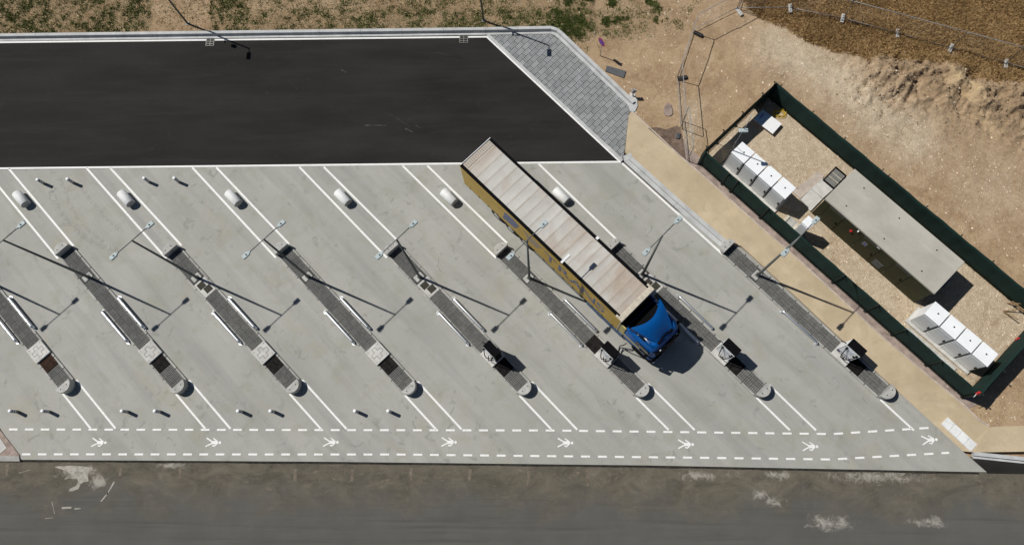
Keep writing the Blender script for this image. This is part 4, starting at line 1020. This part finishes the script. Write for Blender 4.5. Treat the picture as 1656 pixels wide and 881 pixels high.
LN = dist(FN, FE)
screen_fence('long dark green screen fence behind the concrete roofed building', FN, FE, [.35, 3.0, 5.6, 8.6, 9.1, 12.0, 14.6, 16.9, 19.4, LN-.1], outer=1, seed=3)
screen_fence('sunlit green screen fence behind the lower cabinet row', FS, FE, [.05, 2.0, 4.0, 6.0], outer=-1, seed=4)
for k, (x, y, z, lb) in enumerate([(1571, 634.5, 2.1, 'red warning lamp on the lower corner of the green fence'), (1648, 547, .5, 'red warning lamp on the ground at the right photo edge'), (1598, 423, .6, 'small red warning lamp at the foot of the long green fence')]):
    p = G(x, y, z) if k != 0 else (FS[0]-.1, FS[1]+.1); 
    t = thing('warning_lamp', lb, 'warning lamp', p+(z-.1,), .6, 'red warning lamps along the fence')
    obj('lens', MB().tube([(0, 0, 0), (0, 0, .1), (0, 0, .17)], [.07, .07, .04], 12), 'red', t); obj('case', MB().bbox(-.1, .1, -.06, .06, -.15, 0, .02), 'red', t)
    if k: obj('stand', MB().box(-.02, .02, -.02, .02, -z+.15, -.1), 'ironp', t)
    else: obj('bracket', MB().tube([(0, 0, -.1), (-.25, -.1, -.3)], .02, 6), 'lgrey', t)
tp = [G(1634, 488, .5), G(1656, 505, .5)]
t = thing('timber_trestle', 'wooden trestle frame leaning on the fence at the right photo edge', 'trestle', tp[0]+(.13,), dirn(*tp))
obj('beam', MB().box(0, 2.2, -.05, .03, .5, .58), 'wood', t)
for a, b in (((.1, -.6), (1.0, .3)), ((.15, -.6), (.9, -.7)), ((0, 0), (.5, .25))): obj('leg', MB().tube([(a[0], a[1], .03), (b[0], b[1], .55)], .035, 6), 'wood', t)

# ---------------------------------------------------------------- temporary mesh fence
def mesh_panel(A, B_, label, H=2.0, zb=.2):
    L = dist(A, B_); t = thing('mesh_fence_panel', label, 'fence panel', (A[0], A[1], zb), dirn(A, B_), 'temporary mesh fence panels')
    c = .12
    fr_ = [(0, 0, 0), (0, 0, H-c), (c*.3, 0, H-c*.3), (c, 0, H), (L-c, 0, H), (L-c*.3, 0, H-c*.3), (L, 0, H-c), (L, 0, 0)]
    obj('frame', MB().tube(fr_, .025, 8), 'frame', t); obj('bottom_tube', MB().tube([(0, 0, .12), (L, 0, .12)], .022, 8), 'frame', t)
    mb = MB(); n = int(L/.16)
    for k in range(1, n): x = L*k/n; mb.tube([(x, 0, .12), (x, 0, H)], .0022, 3)
    for k in range(1, 7): mb.tube([(0, 0, .12+k*.27), (L, 0, .12+k*.27)], .0022, 3)
    o = obj('mesh_infill', mb, 'steel', t); o['kind'] = 'stuff'
feetE = [(1277, 15), (1362, 32), (1450, 56), (1537, 80), (1625, 104), (1716, 129)]
FG = [G(x, y, .15) for x, y in feetE]
for k in range(5): mesh_panel(FG[k], FG[k+1], 'wire mesh fence panel in dry grass, ' + ['first right of the bend', 'second right of the bend', 'third right of the bend', 'fourth right of the bend', 'cut by the right photo edge'][k])
wf = [G(x, y, .12) for x, y in ((1277, 15), (1191, 15.5), (1119.5, 52), (1094.5, 128), (1100.5, 208))]
for k, lb in enumerate(('horizontal one at the top photo edge', 'slanting one above the dirt slope', 'steep one above the black foot', 'upright one below the black foot')): mesh_panel(wf[k+1], wf[k], 'wire mesh fence panel, ' + lb)
mesh_panel(G(1111.5, 260, .12), G(1104.5, 196, .12), 'wire mesh fence panel nearest the beige footpath')
mesh_panel(G(1194, 14, .12), G(1215, -40, .12), 'wire mesh fence panel leading out of the top of the photo')
def foot_(x, y, ang, mat, lbl, sc_=1.):
    p = G(x, y, .15); t = thing('fence_foot', lbl, 'fence foot', p+(.22 if y < 110 and x > 1250 else .14,), ang, 'feet of the mesh fence')
    obj('foot_block', MB().bbox(-.34*sc_, .34*sc_, -.12, .12, 0, .13, .025), mat, t)
    for k in (-1, 0, 1): obj('socket_hole', MB().disc(k*.18*sc_, 0, .132, .035, 8), 'black' if mat != 'rubber' else 'dgrey', t)
for k, (x, y) in enumerate([(1277, 16), (1361.5, 32), (1450, 56), (1536, 80), (1625, 105)]):
    foot_(x, y, R([88, 72, 80, 62, 75][k]), 'block', 'grey concrete fence foot in dry grass, ' + ['leftmost of five', 'second from left of five', 'middle of five', 'second from right of five', 'rightmost of five'][k])
foot_(1195, 20, R(-60), 'blocklight', 'grey concrete fence foot at the fence bend by the top edge')
foot_(1129, 56, R(-30), 'rubber', 'black rubber fence foot at the upper fence bend')
foot_(1103, 126.5, R(10), 'rubber', 'black rubber fence foot at the lower fence bend')
foot_(1096, 220.5, R(82), 'dgrey', 'lone dark fence foot lying on the mortar patch', .6)

# ---------------------------------------------------------------- small items by the paved apron
p = G(970.5, 90, .15)
t = thing('road_sign', 'round blue no parking sign with red rim and slash on a grey post', 'road sign', p+(.1,), 0)
obj('post', MB().tube([(0, 0, 0), (0, 0, 2.15)], .03, 10), 'steel', t)
n_ = Vector((-.80, -.6, 0)).normalized(); hx = Vector((-n_.y, n_.x, 0)); cz = Vector((0, 0, 1.72))
def dsk(r, off, th, name, mat, r2=None):
    a = cz+n_*off; return obj(name, MB().tube([a, a+n_*th], r, 28, False), mat, t)
dsk(.33, .03, .012, 'sign_disc', 'red'); dsk(.26, .0421, .004, 'blue_field', 'signblue')
q = [cz+n_*.048+hx*x+Vector((0, 0, z)) for x, z in ((-.2, .145), (-.145, .2), (.2, -.145), (.145, -.2))]
obj('red_slash', MB().add([tuple(v) for v in (q[0], q[1], q[2], q[3])], [(0, 1, 2, 3)]), 'red', t)
dc = [G(*c_, .15) for c_ in ((978.7, 115.6), (1008.5, 126.7), (1012, 115.6), (981.3, 107))]
t = tag(obj('cover_plate', MB().prism(dc, .1, .2), 'dgrey'), 'dark rectangular cover plate on the dirt behind the kerb', 'plate')
p = G(1023, 156, .12); t = thing('standpipe', 'short grey standpipe beside the rounded end of the kerb', 'standpipe', p+(.1,), .3)
obj('pipe', MB().tube([(0, 0, 0), (0, 0, 1.0)], .05, 10), 'steel', t); obj('valve_body', MB().bbox(-.12, .12, -.08, .08, .55, .8, .03), 'block', t)
obj('outlet', MB().tube([(0, 0, .95), (-.18, .05, 1.0), (-.25, .05, .9)], .035, 8), 'steel', t); obj('hand_wheel', MB().tube([(.14, 0, .7), (.17, 0, .7)], .1, 12), 'steel', t); obj('pipe_base', MB().prism([(-.35, -.3), (.15, -.35), (.2, .1), (-.1, .3)], -.1, .08), 'blocklight', t)
for k, (x, y, lb) in enumerate([(340, 68.5, 'light framed drain grate at the upper kerb, left one'), (750, 63.5, 'dark drain grate at the upper kerb beside the paved corner')]):
    p = G(x, y); t = thing('drain_grate', lb, 'drain grate', p+(0,), 0, 'drain grates along the upper kerb')
    obj('pit', MB().box(-.27, .27, -.27, .27, -.02, .012), 'black', t)
    obj('frame', MB().box(-.3, .3, .26, .3, 0, .03).box(-.3, .3, -.3, -.26, 0, .03).box(-.3, -.26, -.26, .26, 0, .03).box(.26, .3, -.26, .26, 0, .03), 'grate', t)
    for v in (-.14, 0, .14): obj('grate_bar', MB().box(-.26, .26, v-.02, v+.02, .012, .026), 'grate', t)
    obj('grate_bar', MB().box(-.02, .02, -.26, .26, .012, .028), 'grate', t)

# ---------------------------------------------------------------- terrain
def axis(a, b, step, far):
    mid = np.arange(a, b+step, step); L = a-np.cumsum(np.geomspace(step*2, far/2.5, 10)); Rr = b+step+np.cumsum(np.geomspace(step*2, far/2.5, 10)); return np.concatenate([L[::-1], mid, Rr])
xs = axis(-45, 36, .17, 150); ys = axis(-3, 39, .17, 150)
xs = np.concatenate([xs[xs < 13.9], np.arange(14, 34, .09), xs[xs > 34.05]]); ys = np.concatenate([ys[ys < 13.9], np.arange(14, 29, .09), ys[ys > 29.05]])
X, Y = np.meshgrid(xs, ys); PX, PY = P2(X, Y, .1)
inner = [(-90, K0[1]+.5)]+[(-90, -70), (90, -70), (90, 1.6), (27.2, 2.2), (25.6, 3.6)]+[(p[0], p[1]) for p in Rp[:9]][::-1]+[G(1023, 168), G(960, 108), G(905, 54), (.9, K1[1]+.5), (-39, K0[1]+.5)]
ins = polymask(inner, X, Y); dd = polydist(inner+inner[:1], X, Y)
yard = [FW, FN, FE, FS]; iny = polymask(yard, X, Y); dyard = polydist(yard+yard[:1], X, Y)
Z = .1+.05*(vnoise(X, Y, 1, 4, .5)-.5)*np.clip(dd*2, .3, 1)
rough = vnoise(X, Y, 5, 5, 1.6)-.5
# dry bank along the upper right, mound of rubble, ruts
mc = [(1430, 125), (1500, 130), (1560, 150), (1620, 165), (1700, 190)]
dm = polydist(mc, PX, PY); mound = np.exp(-(dm/48)**2)
rid = 1-np.abs(2*vnoise(X, Y, 9, 5, .9)-1)
wx_, wy_ = X+2.2*(vnoise(X, Y, 71, 4, .5)-.5), Y+2.2*(vnoise(X, Y, 72, 4, .5)-.5)
rid = 1-np.abs(2*vnoise(wx_*.8, wy_*1.3, 9, 6, .7)-1); crag = vnoise(wx_, wy_, 75, 6, .8)
Z += mound*(.3+.7*rough+.5*(rid-.6)+1.5*(crag-.5))+np.where(mound > .03, mound*(.5*(vnoise(X, Y, 8, 5, 2.6)-.5)+.22*(vnoise(X, Y, 18, 4, 6.5)-.5)), 0)
bank = np.clip(1-polydist([(1130, 150), (1200, 100), (1280, 110)], PX, PY)/60, 0, 1); Z += bank*.25*(vnoise(X, Y, 3, 4, .9)-.3)
Z += np.clip((dd-.3)/3, 0, 1)*.07*rough
strip = (PY < 60) & (PX < 960); Z = np.where(strip, .16+.06*(vnoise(X, Y, 2, 4, 1.2)-.5), Z)
Z += np.where(~iny, .05*(vnoise(X, Y, 28, 4, 3.4)-.5)*np.clip(dd, 0, 1), 0)
Z = np.where(iny, .13+.02*rough, Z); Z = np.where(dyard < .5, np.minimum(Z, .14+.01*rough), Z)
Z = np.where(dd < .5, np.minimum(Z, .15), Z)
Z = np.where(ins & (dd > .1), -.35, Z)
# cover masks
nb_ = vnoise(X, Y, 11, 5, .6)
def sm(v, a, b): t_ = np.clip((v-a)/(b-a), 0, 1); return t_*t_*(3-2*t_)
gden = np.where(PX < 248, 1., np.where(PX < 342, .12, np.where(PX < 440, .8, .95)))*sm(PX, 1130, 860)
gden = np.where(PY < 14, gden*np.where(PX > 400, .45, .9), gden)*(PY < 62)*sm(PY+(PX-880)*.0, 70, 45)
dgden = np.exp(-(((PX-925)/28)**2+((PY-35)/30)**2)); gden = np.clip(gden+dgden, 0, 1)
dryl = [(1090, -60), (1200, -5), (1240, 30), (1290, 50), (1340, 82), (1400, 100), (1450, 96), (1500, 100), (1560, 112), (1620, 135), (1760, 165), (1900, 200), (1900, -400), (1090, -400)]
indry = polymask(dryl, PX, PY); ddry = polydist(dryl, PX, PY); dry = np.where(indry, .5+np.clip(ddry/14, 0, .5), np.clip(.5-ddry/14, 0, .5)); dry = sm(dry+2.*(nb_-.5), .2, .85)*sm(dry, .0, .12)
grav = np.exp(-(polydist([(1260, 75), (1330, 110), (1420, 190), (1480, 225)], PX, PY)/42)**2)*.95
grav += .6*np.exp(-(polydist([(1120, 180), (1115, 240)], PX, PY)/18)**2)+.4*np.exp(-(((PX-1600)/60)**2+((PY-300)/60)**2))
grav = np.where(iny, .9, grav); grav = np.clip(grav, 0, 1)
ny_, nx_ = X.shape
idx = np.arange(ny_*nx_).reshape(ny_, nx_); q4 = np.stack([idx[:-1, :-1], idx[:-1, 1:], idx[1:, 1:], idx[1:, :-1]], -1).reshape(-1, 4)
def np_mesh(name, V, F, mat):
    me = bpy.data.meshes.new(name); me.vertices.add(len(V)); me.vertices.foreach_set('co', V.astype(np.float32).ravel())
    k = F.shape[1]; me.loops.add(F.size); me.loops.foreach_set('vertex_index', F.astype(np.int32).ravel())
    me.polygons.add(len(F)); me.polygons.foreach_set('loop_start', np.arange(0, F.size, k, dtype=np.int32)); me.polygons.foreach_set('loop_total', np.full(len(F), k, np.int32))
    me.materials.append(M[mat]); me.update(calc_edges=True); return me
me = np_mesh('ground', np.stack([X, Y, Z], -1).reshape(-1, 3), q4, 'ground')
ca = me.color_attributes.new('cover', 'FLOAT_COLOR', 'POINT')
soilm = np.clip(np.exp(-(dm/70)**2)*1.2+.8*np.exp(-(polydist([(1380, 60), (1330, 45), (1430, 105)], PX, PY)/22)**2)+.5*np.exp(-(polydist([(990, 40), (1080, 20)], PX, PY)/40)**2), 0, 1)*(~iny)
yel = np.clip(np.exp(-(polydist([(1530, 110), (1570, 140), (1600, 190)], PX, PY)/22)**2)+np.exp(-(polydist([(1290, 80), (1310, 110)], PX, PY)/25)**2), 0, 1)
cs = me.color_attributes.new('soil', 'FLOAT_COLOR', 'POINT'); cs.data.foreach_set('color', np.stack([soilm, yel, yel*0, yel*0+1], -1).astype(np.float32).ravel())
ca.data.foreach_set('color', np.stack([gden, dry, grav, np.ones_like(grav)], -1).astype(np.float32).ravel())
me.polygons.foreach_set('use_smooth', np.ones(len(q4), bool))
o = link('ground', me); o['kind'] = 'structure'

# scattered stuff on the terrain
def zat(x, y):
    i = np.clip(np.searchsorted(xs, x)-1, 0, nx_-2); j = np.clip(np.searchsorted(ys, y)-1, 0, ny_-2); return Z[j, i]
def fat(F_, x, y):
    i = np.clip(np.searchsorted(xs, x), 0, nx_-1); j = np.clip(np.searchsorted(ys, y), 0, ny_-1); return F_[j, i]
def scatter(n, dens, x0=-44, x1=36, y0=3, y1=38):
    x = rng.uniform(x0, x1, n); y = rng.uniform(y0, y1, n); px, py = P2(x, y, .1)
    vis = (px > -60) & (px < 1720) & (py > -70) & (py < 900)
    k = vis & (rng.random(n) < fat(dens, x, y)) & (~fat(ins, x, y)); return x[k], y[k]
def blades(name, x, y, h0, h1, w, lean, mat, per=1):
    n = len(x); z = zat(x, y)-.01; a = rng.uniform(0, 2*np.pi, n); h = rng.uniform(h0, h1, n); l = h*rng.uniform(lean*.3, lean, n); a2 = rng.uniform(0, 2*np.pi, n)
    dx, dy = np.cos(a)*w, np.sin(a)*w; ex, ey = np.cos(a2)*l, np.sin(a2)*l; hz = np.sqrt(np.maximum(h*h-l*l, (h*.15)**2))
    V = np.stack([np.stack([x-dx, y-dy, z], -1), np.stack([x+dx, y+dy, z], -1), np.stack([x+ex*.6+dx*.7, y+ey*.6+dy*.7, z+hz*.75], -1), np.stack([x+ex, y+ey, z+hz], -1)], 1).reshape(-1, 3)
    F = (np.arange(n)*4)[:, None]+np.array([0, 1, 2, 3])[None]; o = link(name, np_mesh(name, V, F, mat)); o['kind'] = 'stuff'; return o
patch = sm(vnoise(X, Y, 21, 5, .9)+.6*(vnoise(X, Y, 24, 3, 3.)-.5), .25, .62)*(.2+.8*sm(vnoise(X, Y, 23, 3, 3.6), .38, .6))
cl = np.clip(gden*1.3, 0, 1)*patch
x, y = scatter(900000, cl, y0=28); blades('green_grass', x, y, .05, .15, .022, .97, 'grass')
stray = np.clip(sm(vnoise(X, Y, 31, 4, 1.3), .62, .72)*sm(PY, 70, 10)*sm(PX, 1150, 980)*(PX > 900), 0, 1)
x, y = scatter(500000, np.clip(stray+dgden*.9*patch, 0, 1), x0=0, x1=12, y0=26); blades('weed_patch', x, y, .05, .16, .02, .85, 'grass')
x, y = scatter(380000, np.clip(gden*.35*(1-patch)+np.where(strip, .12, 0), 0, 1), y0=29); blades('straw_litter', x, y, .05, .16, .01, 1., 'straw')
x, y = scatter(1300000, dry*(.3+.7*sm(vnoise(X, Y, 41, 5, .8), .35, .65)), x0=7, y0=18); blades('dry_grass', x, y, .12, .36, .012, .98, 'dry')
def rocks(name, x, y, r0, r1, mat, pw=3.):
    n = len(x); z = zat(x, y); r = r0+(r1-r0)*rng.random(n)**pw
    base = np.array([(1, 0, 0), (0, 1, 0), (-1, 0, 0), (0, -1, 0), (0, 0, .7), (.7, .7, .35)], float)
    a = rng.uniform(0, 2*np.pi, n); V = base[None]*r[:, None, None]*rng.uniform(.55, 1.25, (n, 6, 1)); c, s = np.cos(a)[:, None], np.sin(a)[:, None]
    vx = V[..., 0]*c-V[..., 1]*s; vy = V[..., 0]*s+V[..., 1]*c; V = np.stack([vx+x[:, None], vy+y[:, None], V[..., 2]+(z-r*.12)[:, None]], -1).reshape(-1, 3)
    T_ = np.array([(0, 5, 4), (5, 1, 4), (1, 2, 4), (2, 3, 4), (3, 0, 4), (0, 1, 5)]); F = ((np.arange(n)*6)[:, None, None]+T_[None]).reshape(-1, 3); o = link(name, np_mesh(name, V, F, mat)); o['kind'] = 'stuff'
bare = np.clip(1-dry*.9, 0, 1)*np.where(strip, .25, 1)
x, y = scatter(160000, bare*(.06+.7*grav)); rocks('gravel', x, y, .015, .06, 'rock', 2.)
x, y = scatter(30000, bare*.3*sm(nb_, .3, .6)); rocks('loose_stones', x, y, .02, .1, 'rock', 4)
x, y = scatter(90000, np.clip(mound*.9, 0, 1)*bare, x0=15, y0=12); rocks('rubble', x, y, .02, .11, 'rockd', 4)
x, y = scatter(40000, bare*.25*sm(vnoise(X, Y, 51, 4, .7), .5, .65), x0=0); rocks('soil_clods', x, y, .015, .06, 'rockd', 3)
